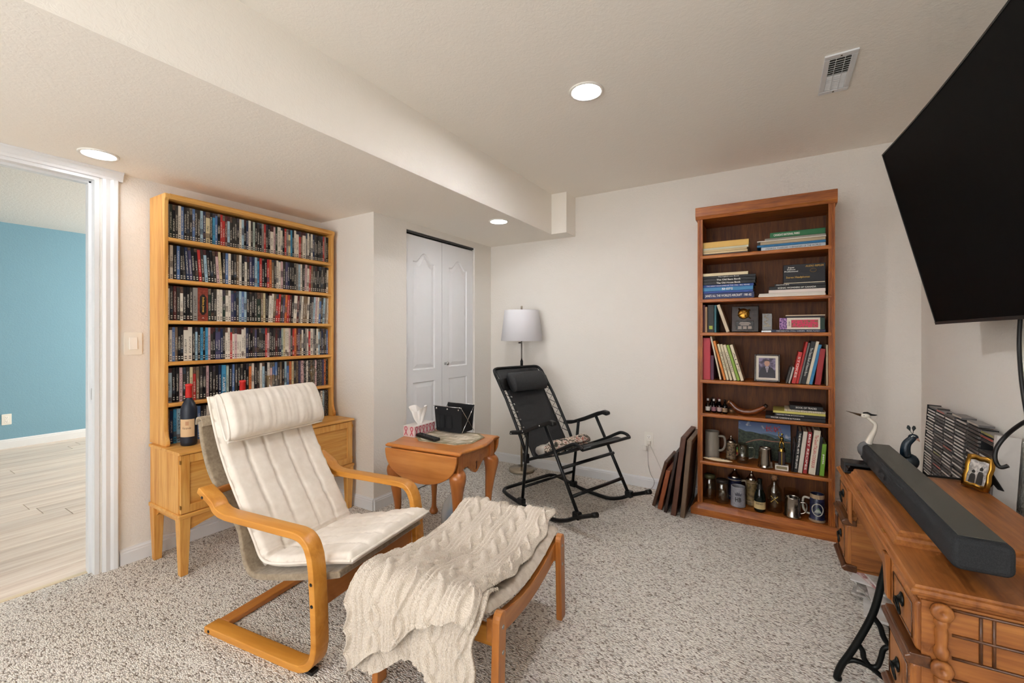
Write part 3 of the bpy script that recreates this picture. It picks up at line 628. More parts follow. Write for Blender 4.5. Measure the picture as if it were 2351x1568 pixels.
def throw_fn(hem, lift, x0, x1, seed, start=0.0, out=0.0):
    def fn(i, u):
        x = x0+(x1-x0)*u; Lm = hem(u); L = start+(Lm-start)*i; p, n = throw_path(L)
        side = max(0, -x-hx+.0)      # hangs a little over the far side
        k = knit(x*.93+.4, L); w = .016*mnoise.noise(Vector((x*9, L*6, seed)))+.026*mnoise.noise(Vector((x*3.5, L*2.5, seed+3)))
        e = min(u, 1-u); ed = 1-min(1, e/.05)
        xx = x + (.03 if u > .7 else .022)*mnoise.noise(Vector((L*9, seed, u*2)))*(1 if u > .5 else .6) + .012*math.sin(L*45)*max(0, u-.9)*10*.4
        z = p.z + n.z*(lift+k+w) - side*.9 - ed*.006*(1 if u > .5 else 0); y = p.y + n.y*(lift+k+w+out)
        return (xx, y + .03*u*(1-i) , z)
    return fn
hem1 = lambda u: 1.005-.245*min(1, u/.75)**1.1+.012*math.sin(u*19); hem2 = lambda u: .985+.035*math.sin(u*9+.5)-.05*u + (.13*max(0, 1-abs(u-.86)/.12))
def sheet(fn, nu, nv, t=.008):
    mb = MB(); mb.grid(fn, nu, nv); m = nu*nv
    def under(i, u): q = Vector(fn(i, u)); return tuple(q - Vector((0, -.35, .93))*t if i < .5 else q - Vector((0, -.95, .3))*t)
    mb.grid(under, nu, nv); k = (nu-1)*(nv-1); mb.f[k:] = [f[::-1] for f in mb.f[k:]]
    for i in range(nu-1):
        for j in (0, nv-1): a, b = i*nv+j, (i+1)*nv+j; mb.addf([a, b, m+b, m+a], True)
    for j in range(nv-1):
        for i in (0, nu-1): a, b = i*nv+j, i*nv+j+1; mb.addf([a, b, m+b, m+a], True)
    return mb
obj('top_layer', sheet(throw_fn(hem1, .022, -.275, .192, 2, 0, .012), 300, 170), WOOL, tw)
obj('under_fold', sheet(throw_fn(hem2, .004, -.262, .205, 7, .62), 110, 130), WOOL, tw)
# ------------------------------------------------------------------ drop-leaf table
map_x = wood('maple_across', '#ae682c', '#c07a38', '#cb8845', 'x', .3, .6, .35, .12); map_z = wood('maple_upright', '#a05c28', '#b26c32', '#be7a3c', 'z', .3, .6, .35, .12)
tb = thing('drop_leaf_table', 'small maple drop-leaf table with cabriole legs beside the armchair', 'table', (-1.78, 2.105, 0), 5.5)
def bow(h, e, n=10):      # outline of the centre board: straight sides, bowed ends
    out = [(-h+.006, -.2365), (h-.006, -.2365)]
    for k in range(n+1): t = k/n; out.append((h-.03+.045*math.sin(PI*t)+.012*(1-abs(2*t-1)), -.2365+.473*t) if 0 < k < n else (h, -.2365+.473*t))
    for k in range(n+1): t = k/n; out.append((-(h-.03+.045*math.sin(PI*t)+.012*(1-abs(2*t-1))), .2365-.473*t) if 0 < k < n else (-h, .2365-.473*t))
    return out
def scaled(o, s): return [(x*s, y*(1-(1-s)*1.1)) for x, y in o]
o = bow(.268, 0); tm = MB()
tm.rings([[(x, y, z) for x, y in scaled(o, s)] for s, z in ((.955,.556),(.985,.560),(1.0,.567),(.995,.573),(.975,.576),(.965,.580))], False, True, True); obj('top', tm, map_x, tb)
for sy in (-1, 1):
    n = 24; pts = [(.255*math.cos(PI*k/n), .558-.182*math.sin(PI*k/n)**.8) for k in range(n+1)]
    lf_ = MB(); y0 = sy*.246; lf_.prism(pts, y0-.009, y0+.009, 'y', True); lf_o = obj('drop_leaf', lf_, map_x, tb, .005, 3)
for sx in (-1, 1):
    prof_ = [(-.19,.556),(.19,.556),(.19,.455)]
    for k in range(21):
        t = k/20; y = .19-.38*t; q = abs(y); z = .455
        if q < .17: z = .455-.0+.012*math.sin((.17-q)/.17*PI)
        if q < .09: z = .452-.048*(.5+.5*math.cos(PI*q/.09))
        prof_.append((y, z))
    prof_.append((-.19,.455)); ap = obj('apron', MB().prism(prof_, sx*.222-.009, sx*.222+.009, 'x'), map_x, tb, .002)
    kh = MB(); kh.prism([(-.006,.425),(.004,.42),(.01,.43),(.008,.455),(.012,.465),(.004,.472),(-.004,.465),(0,.452)], sx*.2312-.0006, sx*.2312+.0006, 'x'); obj('keyhole_carving', kh, wood('maple_dark', '#5b2b12', '#6d3819', '#7c4522', 'x'), ap)
for sy in (-1, 1): obj('side_apron', B(-.2,.2,sy*.195-.008,sy*.195+.008,.465,.556), map_x, tb)
for sx in (-1, 1):
    for sy in (-1, 1):
        cx, cy = sx*.216, sy*.188; d = .7071
        kn = [(0,.46,.040),(.010,.440,.049),(.016,.412,.047),(.014,.37,.039),(.006,.30,.030),(-.002,.22,.023),(-.004,.14,.0175),(.001,.08,.016),(.008,.045,.019),(.012,.028,.027),(.013,.014,.030),(.013,.006,.026),(.013,0,.022)]
        P3 = smoothpath([(k_[0], k_[1], k_[2]) for k_ in kn], 3)
        mb = MB(); n = 14; mb.rings([[(cx+sx*p.x*d+p.z*math.cos(2*PI*j/n), cy+sy*p.x*d+p.z*math.sin(2*PI*j/n), max(0, p.y)) for j in range(n)] for p in P3], False, True)
        lg = obj('leg', mb, map_z, tb); obj('leg_block', B(cx-.026,cx+.026,cy-.026,cy+.026,.452,.556), map_z, lg, .003)
# things on the table
TZ = .5803
def octo(hx, hy, c): return [(-hx+c,-hy),(hx-c,-hy),(hx,-hy+c),(hx,hy-c),(hx-c,hy),(-hx+c,hy),(-hx,hy-c),(-hx,-hy+c)]
def patch_mat():
    m, nt, b = newmat('patchwork_cloth', .9); v = coords(nt, (1,1,1)); br = nt.nodes.new('ShaderNodeTexBrick'); br.inputs['Scale'].default_value = 1; br.inputs['Brick Width'].default_value = .07; br.inputs['Row Height'].default_value = .032; br.inputs['Mortar Size'].default_value = .004
    br.inputs['Color1'].default_value = srgb('#ddd2c0'); br.inputs['Color2'].default_value = srgb('#8f8265'); br.inputs['Mortar'].default_value = srgb('#a89c84'); nt.links.new(v, br.inputs['Vector']); f = noise(nt, v, 160, 2); nt.links.new(mixc(nt, .35, br.outputs['Color'], ramp(nt, noise(nt, v, 14, 1), [(.35, '#6f6548'), (.65, '#e6dccb')])), b.inputs['Base Color']); bump(nt, b, f, .3, .002); return m
pm = obj('placemat', MB().prism(octo(.205,.155,.075), 0, .004, 'z'), patch_mat(), None, .0015, loc=(-1.775, 2.155, TZ), rz=8); tag(pm, 'eight-sided patchwork placemat on the drop-leaf table', 'placemat')
obj('border', MB().rings([[(x,y,.0043) for x, y in octo(.205,.155,.075)],[(x,y,.0046) for x, y in octo(.188,.138,.068)]], False, False, False), flat('olive_border', '#7d7358', .9), pm)
tx = thing('tissue_box', 'pink ribbon patterned tissue box on the drop-leaf table', 'tissue box', (-2.018, 2.135, TZ), 3)
obj('carton', B(-.047,.047,-.105,.105,0,.068), flat('carton_pinkish', '#d8c6c4', .6), tx, .001); obj('carton_top', B(-.047,.047,-.105,.105,.068,.0685), flat('carton_white', '#e6e0dc', .6), tx)
rib = flat('ribbon_pink', '#c65a6c', .6)
def ribbon(c, axis):
    pts = [(-.012,-.026),(.004,.004),(.011,.020),(.004,.029),(-.004,.029),(-.011,.020),(-.004,.004),(.012,-.026)]; mb = MB(); w = .0035
    for i in range(7):
        a = Vector(pts[i]); b = Vector(pts[i+1]); n = Vector((-(b-a).y, (b-a).x)).normalized()*w; q = [a+n, a-n, b-n, b+n]
        q = [(c[0]+p.x, c[1], c[2]+p.y) if axis == 'y' else (c[0], c[1]+p.x, c[2]+p.y) for p in q]
        mb.addf([mb.addv(q)+k for k in range(4)])
    obj('printed_ribbon', mb, rib, tx)
for x in (-.024, .024): ribbon((x, -.1056, .034), 'y')
for k in range(6): ribbon((.0476, -.085+k*.034, .034), 'x')
tis = MB()
def tfn(a, u):
    th = 2*PI*u; r = (.012+.045*a**.8)*(1+.35*math.sin(3*th+a*2)+.12*math.sin(7*th)); return (r*math.cos(th)*.7, r*math.sin(th)*1.1, .066+.105*a**.9*(1+.18*math.sin(2*th+1)))
tis.grid(tfn, 14, 40, True, False, True); obj('tissue', tis, flat('tissue_paper', '#f3f1ee', .9), tx)
rm = thing('remote_control', 'slim black remote control lying on the placemat', 'remote', (-1.88, 2.052, TZ+.0048), -13)
obj('handset', MB().prism(rounded(-.115,.115,-.024,.024,.01), 0, .017, 'z'), MATS['black_plastic'], rm, .004)
for i in range(12):
    for j in range(3): obj('button', B(-.1+i*.016,-.09+i*.016,-.015+j*.011,-.008+j*.011,.017,.0185), flat('button_grey', '#3c3d3f', .5), rm)
cd_ = thing('fabric_caddy', 'black fabric remote caddy with crossed wire ends on the placemat', 'caddy', (-1.855, 2.297, TZ+.004), 2)
cl = flat('black_canvas', '#17181b', .85)
bx_ = MB()
for y0, y1 in ((-.075, -.071), (.071, .075)): 
    s_ = 1 if y0 > 0 else -1; bx_.hexa([(-.105,y0*.8,.01),(.105,y0*.8,.01),(.105,y1*.8,.01),(-.105,y1*.8,.01),(-.112,y0,.175),(.112,y0,.175),(.112,y1,.175),(-.112,y1,.175)])
bx_.box(-.105,.105,-.06,.06,.008,.012); bx_.hexa([(.101,-.06,.01),(.105,-.06,.01),(.105,.06,.01),(.101,.06,.01),(.085,-.05,.13),(.089,-.05,.13),(.089,.05,.13),(.085,.05,.13)]); bx_.hexa([(-.105,-.06,.01),(-.101,-.06,.01),(-.101,.06,.01),(-.105,.06,.01),(-.089,-.05,.13),(-.085,-.05,.13),(-.085,.05,.13),(-.089,.05,.13)])
obj('bag', bx_, cl, cd_)
for x in (-.055, .005):
    def pk(a, u, x=x): return (x-.028+.056*u, -.066-.004-.014*math.sin(PI*u)-.012*a*.3, .035+.085*a)
    obj('pocket', MB().grid(pk, 4, 9), cl, cd_)
for x in (-.11, .11):
    for s_ in (-1, 1): obj('wire_leg', MB().tube([(x, -.078*s_, .176), (x, .07*s_, .004)], .0022, 6), MATS['chrome'], cd_)
for y in (-.078, .078): obj('wire_rod', MB().tube([(-.115, y, .176), (.115, y, .176)], .0022, 6), MATS['chrome'], cd_)
for y in (-.0775, .0775):
    for x in (-.09, 0, .09):
        mb = MB(); mb.xf = Matrix.Translation((x, y, .16)) @ Matrix.Rotation(RAD(90), 4, 'X'); mb.lathe([(.006,-.003),(.006,.003),(.001,.0035)], 10); obj('rivet', mb, MATS['chrome'], cd_)
# clear bag with a blue bottle on the carpet under the table
pb = thing('plastic_bag', 'clear plastic bag holding a blue bottle on the carpet under the table', 'bag', (-1.79, 2.205, 0))
def bagfn(a, u): 
    th = 2*PI*u; r = .075*(1-a**3*.75)*(1+.14*math.sin(3*th+4*a)+.07*math.sin(8*th+9*a)); return (r*math.cos(th), r*math.sin(th), .002+.20*a)
bgm = MB(); bgm.grid(bagfn, 16, 36, True, False, True); bm_, bnt, bb = newmat('clear_film', .25, 0, srgb('#dfe3e4')); bb.inputs['Alpha'].default_value = .38; obj('film', bgm, bm_, pb)
obj('blue_bottle', MB().lathe([(.03,.004),(.046,.012),(.05,.05),(.046,.09),(.02,.115),(.015,.14),(.015,.15)], 20), flat('bottle_blue', '#1f76a8', .25, 0, .5), pb)
# ------------------------------------------------------------------ black folding rocking chair
rk = thing('rocking_chair', 'black folding rocking chair with laced fabric sling by the closet', 'rocking chair', (-1.186, 2.564, 0), -18)
BM = MATS['black_metal']; RW = .58; sling_m = speckle('charcoal_mesh', '#222325', '#2f3032', 400, .75, .1, .001)
def stick(name, a, b, r=.0115, parent=rk, n=10): return obj(name, MB().tube([a, b], r, n), BM, parent)
run = smoothpath([(.285,.158),(.20,.122),(.13,.092),(.04,.045),(-.06,.016),(-.2,.012),(-.33,.016),(-.44,.03),(-.545,.046)], 5)
base = [(p.x, 0, p.y) for p in run] + smoothpath([(-.60,.012,.053),(-.63,.05,.056),(-.635,.12,.056)], 4) + [(-.635, RW-.12, .056)] + smoothpath([(-.635,RW-.12,.056),(-.63,RW-.05,.056),(-.60,RW-.012,.053)], 4)[1:] + [(p.x, RW, p.y) for p in run[::-1]]
obj('rocker_base', MB().tube(base, .0135, 10), BM, rk)
for y in (0, RW):
    s = 1 if y else -1; yi = y-.018*s
    obj('rubber_tip', MB().tube([(.255,y,.146),(.29,y,.160)], .0165, 12), MATS['black_plastic'], rk)
    fl_ = stick('front_leg', (.125, yi, .105), (-.165, yi, .615)); rl = stick('rear_leg', (-.40, yi, .03), (-.338, yi, .55))
    obj('foot_bracket', B(.098,.150,min(y,yi)-.012,max(y,yi)+.012,.078,.125), BM, fl_, .008); obj('foot_bracket', B(-.43,-.37,min(y,yi)-.012,max(y,yi)+.012,.012,.06), BM, rl, .01)
    ap_ = [(-.505,.500),(-.50,.53),(-.40,.548),(-.28,.595),(-.16,.648),(-.10,.668),(-.06,.662),(-.055,.64),(-.075,.630),(-.11,.636),(-.19,.602),(-.30,.555),(-.42,.515)]
    ar = obj('armrest', MB().prism(ap_, y-.019, y+.019, 'y'), MATS['black_plastic'], rk, .008, 3)
    for sx, sz in ((-.48,.515),(-.355,.552),(-.185,.618)):
        mb = MB(); mb.xf = Matrix.Translation((sx, y+.019*s, sz)) @ Matrix.Rotation(RAD(-90*s), 4, 'X'); mb.lathe([(.006,-.001),(.005,.003),(.001,.004)], 8); obj('rivet', mb, MATS['chrome'], ar)
    bk = smoothpath([(-.735,.925),(-.60,.748),(-.50,.59),(-.425,.468),(-.375,.37)], 4)
    obj('seat_tube', MB().tube([(p.x, y-.035*s, p.y) for p in smoothpath([(-.37,.335),(-.22,.395),(-.07,.462),(.03,.515),(.075,.534),(.12,.530),(.145,.512)], 4)], .0115, 8), BM, rk)
    obj('hinge_bracket', B(-.40,-.345,y-.03*s-.012,y-.03*s+.012,.315,.385), BM, rk, .008)
top_t = smoothpath([(-.735,.035,.925),(-.765,.05,.955),(-.775,.09,.965)], 4) + smoothpath([(-.775,RW-.09,.965),(-.765,RW-.05,.955),(-.735,RW-.035,.925)], 4)
low = [(-.60,.748),(-.50,.59),(-.425,.468),(-.375,.37)]
obj('back_frame', MB().tube([(x,.035,z) for x, z in low[::-1]] + [tuple(p) for p in top_t] + [(x,RW-.035,z) for x, z in low], .0118, 10), BM, rk)
obj('crossbar', MB().tube([(-.005,.018,.368),(-.005,RW-.018,.368)], .0115, 10), BM, rk); obj('crossbar', MB().tube([(.075,.018,.203),(.075,RW-.018,.203)], .0115, 10), BM, rk); obj('crossbar', MB().tube([(-.39,.018,.14),(-.39,RW-.018,.14)], .010, 10), BM, rk); obj('seat_bar', MB().tube([(.145,.035,.512),(.145,RW-.035,.512)], .0115, 10), BM, rk)
spath = smoothpath([(-.768,.958),(-.66,.80),(-.56,.655),(-.46,.50),(-.40,.405),(-.365,.355),(-.32,.347),(-.2,.385),(-.07,.442),(.03,.493),(.075,.514),(.135,.510)], 5)
def slf(a, u):
    i = min(len(spath)-1, int(round(a*(len(spath)-1)))); p = spath[i]; e = .092-.030*math.exp(-((a-.02)/.05)**2); return (p.x, e+(RW-2*e)*u, p.y-.010*math.sin(PI*u)*math.sin(PI*a))
sl = MB(); sl.grid(slf, len(spath), 16); so_ = obj('sling', sl, sling_m, rk); md = so_.modifiers.new('thick', 'SOLIDIFY'); md.thickness = .004
# elastic lacing
for y, yt in ((.095, .042), (RW-.095, RW-.042)):
    pts = []; n = 15
    for k in range(n+1): t = .12+.72*k/n; x, z = (-.735+.36*t, .925-.555*t); pts += [(x+.003, y if k % 2 == 0 else yt, z+.004)]
    obj('lacing', MB().tube(pts, .0032, 6), MATS['black_plastic'], rk)
    for k in range(0, n+1, 2):
        t = .12+.72*k/n; mb = MB(); mb.xf = Matrix.Translation((-.735+.36*t+.008, y+(.006 if y < .2 else -.006), .925-.555*t+.004)) @ Matrix.Rotation(RAD(57), 4, 'Y'); mb.lathe([(.007,0),(.0055,.002),(.004,.001)], 10, caps=False); obj('eyelet', mb, MATS['chrome'], rk)
for k in range(7):
    for y in (.1, RW-.1):
        t = k/6; mb = MB(); mb.xf = Matrix.Translation((-.27+.34*t, y, .366+.14*t)); mb.lathe([(.006,0),(.0045,.002),(.003,.001)], 8, caps=False); obj('eyelet', mb, MATS['chrome'], rk)
hp = MB()
def hpf(a, u): th = 2*PI*a; e = min(u, 1-u); q = min(1, e/.04)**.5; d = Vector((.54,-.84)); n = Vector((.84,.54)); l = .082*math.cos(th)*q; t = .045*math.sin(th)*q; return (-.668+d.x*l+n.x*(t+.035), .105+(RW-.21)*u, .845+d.y*l+n.y*(t+.035))
hp.grid(hpf, 24, 25, True, True, False); hp.addf([i*25 for i in range(24)]); hp.addf([i*25+24 for i in range(24)][::-1]); hpo = obj('head_pillow', hp, speckle('charcoal_pillow', '#2a2b2d', '#343537', 200, .8, .1, .001), rk)
for y0, y1 in ((.022,.11),(RW-.11,RW-.022)): obj('strap', MB().sweep([(-.70,.89),(-.665,.835),(-.645,.805)], y0, y1, .005), MATS['black_plastic'], hpo)
# small folded blanket on the seat
fb = thing('folded_blanket', 'folded patterned fringed blanket on the seat of the rocking chair', 'blanket', (-1.186, 2.564, 0), -18)
def plaid():
    m, nt, b = newmat('plaid_fleece', .95); v = coords(nt, (1,1,1)); f = noise(nt, v, 26, 2, .6, 1.5); nt.links.new(ramp(nt, f, [(.3,'#26241f'),(.44,'#4a463e'),(.5,'#b09b84'),(.56,'#d9d2c8'),(.63,'#a4543f'),(.7,'#5a564c')]), b.inputs['Base Color']); bump(nt, b, noise(nt, v, 200, 2), .4, .002); return m
PL = plaid()
def roll(cx, y0, y1, cz, rx, rz, seed, tilt=0):
    def f(a, u): th = 2*PI*a; e = min(u, 1-u); q = min(1, e/.06)**.4; w = 1+.14*mnoise.noise(Vector((u*6, a*3, seed))); return (cx+tilt*u+rx*math.cos(th)*q*w, y0+(y1-y0)*u, cz+tilt*u*.3+rz*math.sin(th)*q*w)
    mb = MB(); mb.grid(f, 18, 30, True, True, False); mb.addf([i*30 for i in range(18)]); mb.addf([i*30+29 for i in range(18)][::-1]); return mb
obj('fold', roll(-.255,.10,.46,.408,.080,.032,1,.05), PL, fb); obj('fold', roll(-.215,.13,.48,.452,.058,.028,5,.03), PL, fb); obj('roll', roll(-.30,.085,.27,.402,.048,.038,9,.02), flat('fleece_grey', '#a9a39a', .95), fb)
for k in range(12): obj('tassel', MB().tube(smoothpath([(-.16+.002*k,.20+.022*k,.425),(-.135,.205+.022*k,.432),(-.105-.004*(k % 3),.20+.023*k,.440),(-.09,.20+.022*k,.446)], 3), [.006]*5+[.004]*5, 5), flat('tassel_dark', '#3b3832', .95), fb)
# ------------------------------------------------------------------ floor lamp
fl = thing('floor_lamp', 'slim nickel floor lamp with a white drum shade in the corner', 'lamp', (-1.965, 3.395, 0))
obj('base', MB().lathe([(.112,0),(.115,.004),(.115,.022),(.11,.026),(.02,.028),(.012,.034)], 40), MATS['nickel'], fl); obj('pole', MB().lathe([(.010,.03),(.010,.98)], 14), MATS['nickel'], fl); obj('joint', MB().lathe([(.0125,.955),(.0125,1.0)], 14), MATS['black_plastic'], fl); obj('upper_pole', MB().lathe([(.008,.99),(.008,1.47)], 14), MATS['chrome'], fl)
shm, snt, sb_ = newmat('lamp_shade_linen', .9, 0, srgb('#d9d9dd')); sb_.inputs['Transmission Weight'].default_value = .0; sb_.inputs['Subsurface Weight'].default_value = .0
obj('shade', MB().lathe([(.186,1.178),(.188,1.18),(.156,1.452),(.154,1.455),(.153,1.452),(.185,1.179)], 48, caps=False), shm, fl)
sp_ = MB()
for k in range(3): a = 2*PI*k/3; sp_.tube([(0,0,1.44),(.153*math.cos(a),.153*math.sin(a),1.445)], .002, 5)
obj('spider', sp_, MATS['chrome'], fl); obj('finial', MB().lathe([(.009,1.465),(.009,1.492),(.002,1.494)], 12), MATS['nickel'], fl); obj('switch_knob', MB().tube([(-.004,0,1.16),(-.028,-.01,1.16)], .006, 8), MATS['black_plastic'], fl); obj('bulb', MB().ball((0,0,1.30), (.03,.03,.045)), flat('bulb_white', '#f3f0ea', .3), fl)
# charger and its cord at the outlet
ch = thing('phone_charger', 'white plug-in charger with a thin dangling cord at the wall outlet', 'charger', (-.871, YB-.008, .35))
obj('plug', B(-.012,.016,-.03,0,.006,.034), MATS['white_plastic'], ch, .003); obj('adapter', B(-.045,-.012,-.028,-.006,-.045,-.01), flat('charger_white', '#e9e5dd', .4), ch, .003)
obj('cord', MB().tube(smoothpath([(.002,-.02,.008),(.0,-.03,-.05),(.004,-.03,-.15),(.02,-.03,-.22),(.05,-.03,-.28),(.03,-.035,-.335),(-.02,-.05,-.345)], 6), .0016, 5), flat('cord_grey', '#6f6d6a', .5), ch); obj('cord', MB().tube(smoothpath([(.01,-.018,.012),(.04,-.02,-.05),(.085,-.025,-.14),(.13,-.03,-.24)], 6), .0016, 5), flat('cord_pale', '#bdb8ae', .5), ch)
# ------------------------------------------------------------------ frames leaning against the bookcase
def leaning(lab, xb, yf, depth, h, t, lean, cols, inner=None, cut=None):
    th = thing('picture_frame', lab, 'picture frame', (xb, yf, .002), 0, 'frames leaning against the bookcase'); th.rotation_euler = (0, RAD(lean), 0)
    f = MB(); w = .035
    f.box(-t/2,t/2,0,w,0,h); f.box(-t/2,t/2,depth-w,depth,0,h); f.box(-t/2,t/2,w,depth-w,0,w); f.box(-t/2,t/2,w,depth-w,h-w,h)
    obj('frame', f, cols, th, .004); obj('backing', B(-t*.3,t*.2,w,depth-w,w,h-w), inner or flat('backing_board', '#6e4a33', .8), th)
fw = lambda n, a, b, c: wood(n, a, b, c, 'z', .45)
leaning('thin brown frame with a pale edge, outermost of the leaning frames', -.752, 3.19, .33, .345, .022, 15, fw('frame_umber', '#3f2718', '#573620', '#6b4a2e'), flat('frame_red', '#9c1f22', .6))
leaning('small orange-brown wooden frame, shortest of the leaning frames', -.700, 3.15, .26, .29, .030, 12, fw('frame_orange', '#7d3d1c', '#934d26', '#a55a2d'))
leaning('dark espresso frame in the middle of the leaning frames', -.655, 3.115, .38, .44, .020, 10.5, fw('frame_espresso', '#24160f', '#332018', '#402a1f'))
leaning('reddish brown frame leaning behind the wide grey-brown one', -.596, 3.09, .42, .545, .034, 7, fw('frame_walnut', '#4a2a1c', '#5f3826', '#72452f'))
leaning('weathered grey-brown frame standing closest to the bookcase', -.537, 3.085, .40, .53, .030, 5, fw('frame_driftwood', '#5a4635', '#725c47', '#846d56'))
# ------------------------------------------------------------------ tall oak bookcase
RO = ('#8c4a12', '#ad621d', '#c0772b'); roz = wood('red_oak_upright', *RO, 'z', .45, 1.2, .08, .4); rox = wood('red_oak_across', *RO, 'x', .45, 1.2, .08, .4); rob = wood('red_oak_back', '#5c2d08', '#74400f', '#875018', 'z', .6, 1.5, .0, .35)
bc = thing('bookcase', 'tall red oak bookcase with fluted stiles against the back wall', 'bookcase', (-.078, 3.235, 0))
hw = .384
for s in (-1, 1):
    x0, x1 = sorted((s*hw, s*(hw-.018))); obj('side_panel', B(x0,x1,.012,.315,.0,2.045), roz, bc)
    st_ = MB(); a, b = sorted((s*hw, s*(hw-.032))); pts = [(a,.012),(a,0)]
    for k in range(3):
        c = a+.008+k*.008; pts += [(c-.0028,0),(c-.0016,.003),(c+.0016,.003),(c+.0028,0)]
    pts += [(b,0),(b,.012)]; st_.prism(pts, .078, 2.045, 'z'); obj('fluted_stile', st_, roz, bc)
obj('crown', MB().prism([(-.004,2.030),(-.012,2.045),(-.016,2.05),(-.016,2.108),(-.012,2.112),(.316,2.112),(.316,2.030)], -hw-.012, hw+.012, 'x'), rox, bc, .001)
obj('back_panel', B(-hw+.01,hw-.01,.307,.315,.07,2.04), rob, bc)
BSH = [1.78, 1.479, 1.251, .925, .695, .366]
for z in BSH: obj('shelf', MB().prism([(.0,z-.022),(-.002,z-.016),(-.002,z-.006),(0,z),(.307,z),(.307,z-.022)], -hw+.018, hw-.018, 'x'), rox, bc)
obj('bottom_shelf', B(-hw+.018,hw-.018,.0,.307,.058,.08), rox, bc)
pl_ = MB(); pl_.rings([[(x, y, z) for x, y in ((-hw-.04+i, -.032+i), (hw+.04-i, -.032+i), (hw+.04-i, .315), (-hw-.04+i, .315))] for i, z in ((0,0),(0,.045),(.014,.060),(.030,.077))], False, True, False); obj('plinth', pl_, rox, bc, .001)
# ------------------------------------------------------------------ books
PAGE = speckle('page_edges', '#d8cbb0', '#e8dcc4', 120, .9, .1); bookn = {}
def cover_mat():
    m, nt, b = newmat('book_cover', .5); oi = nt.nodes.new('ShaderNodeObjectInfo'); nt.links.new(oi.outputs['Color'], b.inputs['Base Color']); return m
COVER = cover_mat()
def book(label, c, t, h, d, loc, mode='up', lean=0, txt=None, tc='ink_white', tf=.6, th=.5, group=None, turn=0, tbold=False, spine_out=True, tshift=0):
    """t thickness, h height, d depth. mode up: spine faces -y standing; flat: lying, spine faces -y"""
    o = thing('book', label, 'book', loc, 0, group); k = min(.0025, t*.2)
    cv = MB()
    cv.box(-t/2,-t/2+k,0,d,0,h); cv.box(t/2-k,t/2,0,d,0,h)
    if spine_out: cv.box(-t/2+k,t/2-k,0,k,0,h)
    c1 = obj('cover', cv, COVER, o, .0006, 1); c1.color = srgb(c); obj('pages', B(-t/2+k,t/2-k,k if spine_out else .0015,d-.003,.003,h-.003), PAGE, o)
    if mode == 'up':
        o.rotation_euler = (0, RAD(lean), RAD(turn))
        if txt: text(txt, t*th, h*tf, MATS[tc], o, face((0, -.0006, h*.52+tshift), '-y', -90), bold=tbold)
    else:   # lying: local z -> world x, local x -> world -z... rotate about y by 90
        o.rotation_euler = (0, RAD(90), RAD(turn))
        if txt: text(txt, t*th, h*tf, MATS[tc], o, face((0, -.0006, h*.5+tshift), '-y', 90), bold=tbold)
    return o
def pile(x0, z0, items, gap=.0003, y=3.262):
    z = z0+.0004
    for it in items:   # (label, colour, thickness, x start, x end, depth, text, text colour, y, opts)
        lab, c, t, a, b, d, tx_, tcol, yy, opt = it
        book(lab, c, t, b-a, d, (a, yy, z+t/2), 'flat', 0, tx_, tcol, **opt); z += t+gap
flat('ink_blue', '#2b4d8c', .6)
pile(0, 1.78, [
 ('thin dark brown book at the bottom of the yellow-topped pile', '#3a2116', .012, -.430, -.156, .20, None, None, 3.262, {}),
 ('cream book lying second from the bottom under the yellow box', '#d8c295', .013, -.432, -.158, .20, None, None, 3.264, {}),
 ('buff book lying third from the bottom under the yellow box', '#cfb888', .013, -.431, -.162, .20, None, None, 3.260, {}),
 ('pale book with a green edge right under the yellow box', '#c9c8ae', .014, -.431, -.153, .20, None, None, 3.262, {}),
 ('thick golden yellow book on top of the upper corner pile', '#d9b05a', .040, -.431, -.151, .20, None, None, 3.262, {})])
pile(0, 1.78, [
 ('white submarine book at the bottom of the park book pile', '#c9d2da', .024, -.080, .262, .20, 'UNDERSEA WARRIORS: SUBMARINES OF THE WORLD', 'ink_black', 3.258, dict(tf=.86, th=.5)),
 ('bright blue book with black spine in the park book pile', '#1d6fa0', .014, -.103, .262, .20, None, None, 3.25, {}),
 ('tan box of papers in the middle of the park book pile', '#b7a383', .021, -.085, .262, .20, None, None, 3.262, {}),
 ('thin white magazine lying wide in the park book pile', '#e4ddd0', .006, -.103, .264, .20, None, None, 3.255, {}),
 ('slim grey booklet under the green park book', '#8f8b80', .013, -.060, .263, .18, None, None, 3.262, {}),
 ('green hardback book about parks on top of its pile', '#1e6a3c', .034, -.031, .261, .20, "CANADA'S NATIONAL PARKS", 'ink_white', 3.26, dict(tf=.48, th=.42, tbold=True, tshift=-.055))])
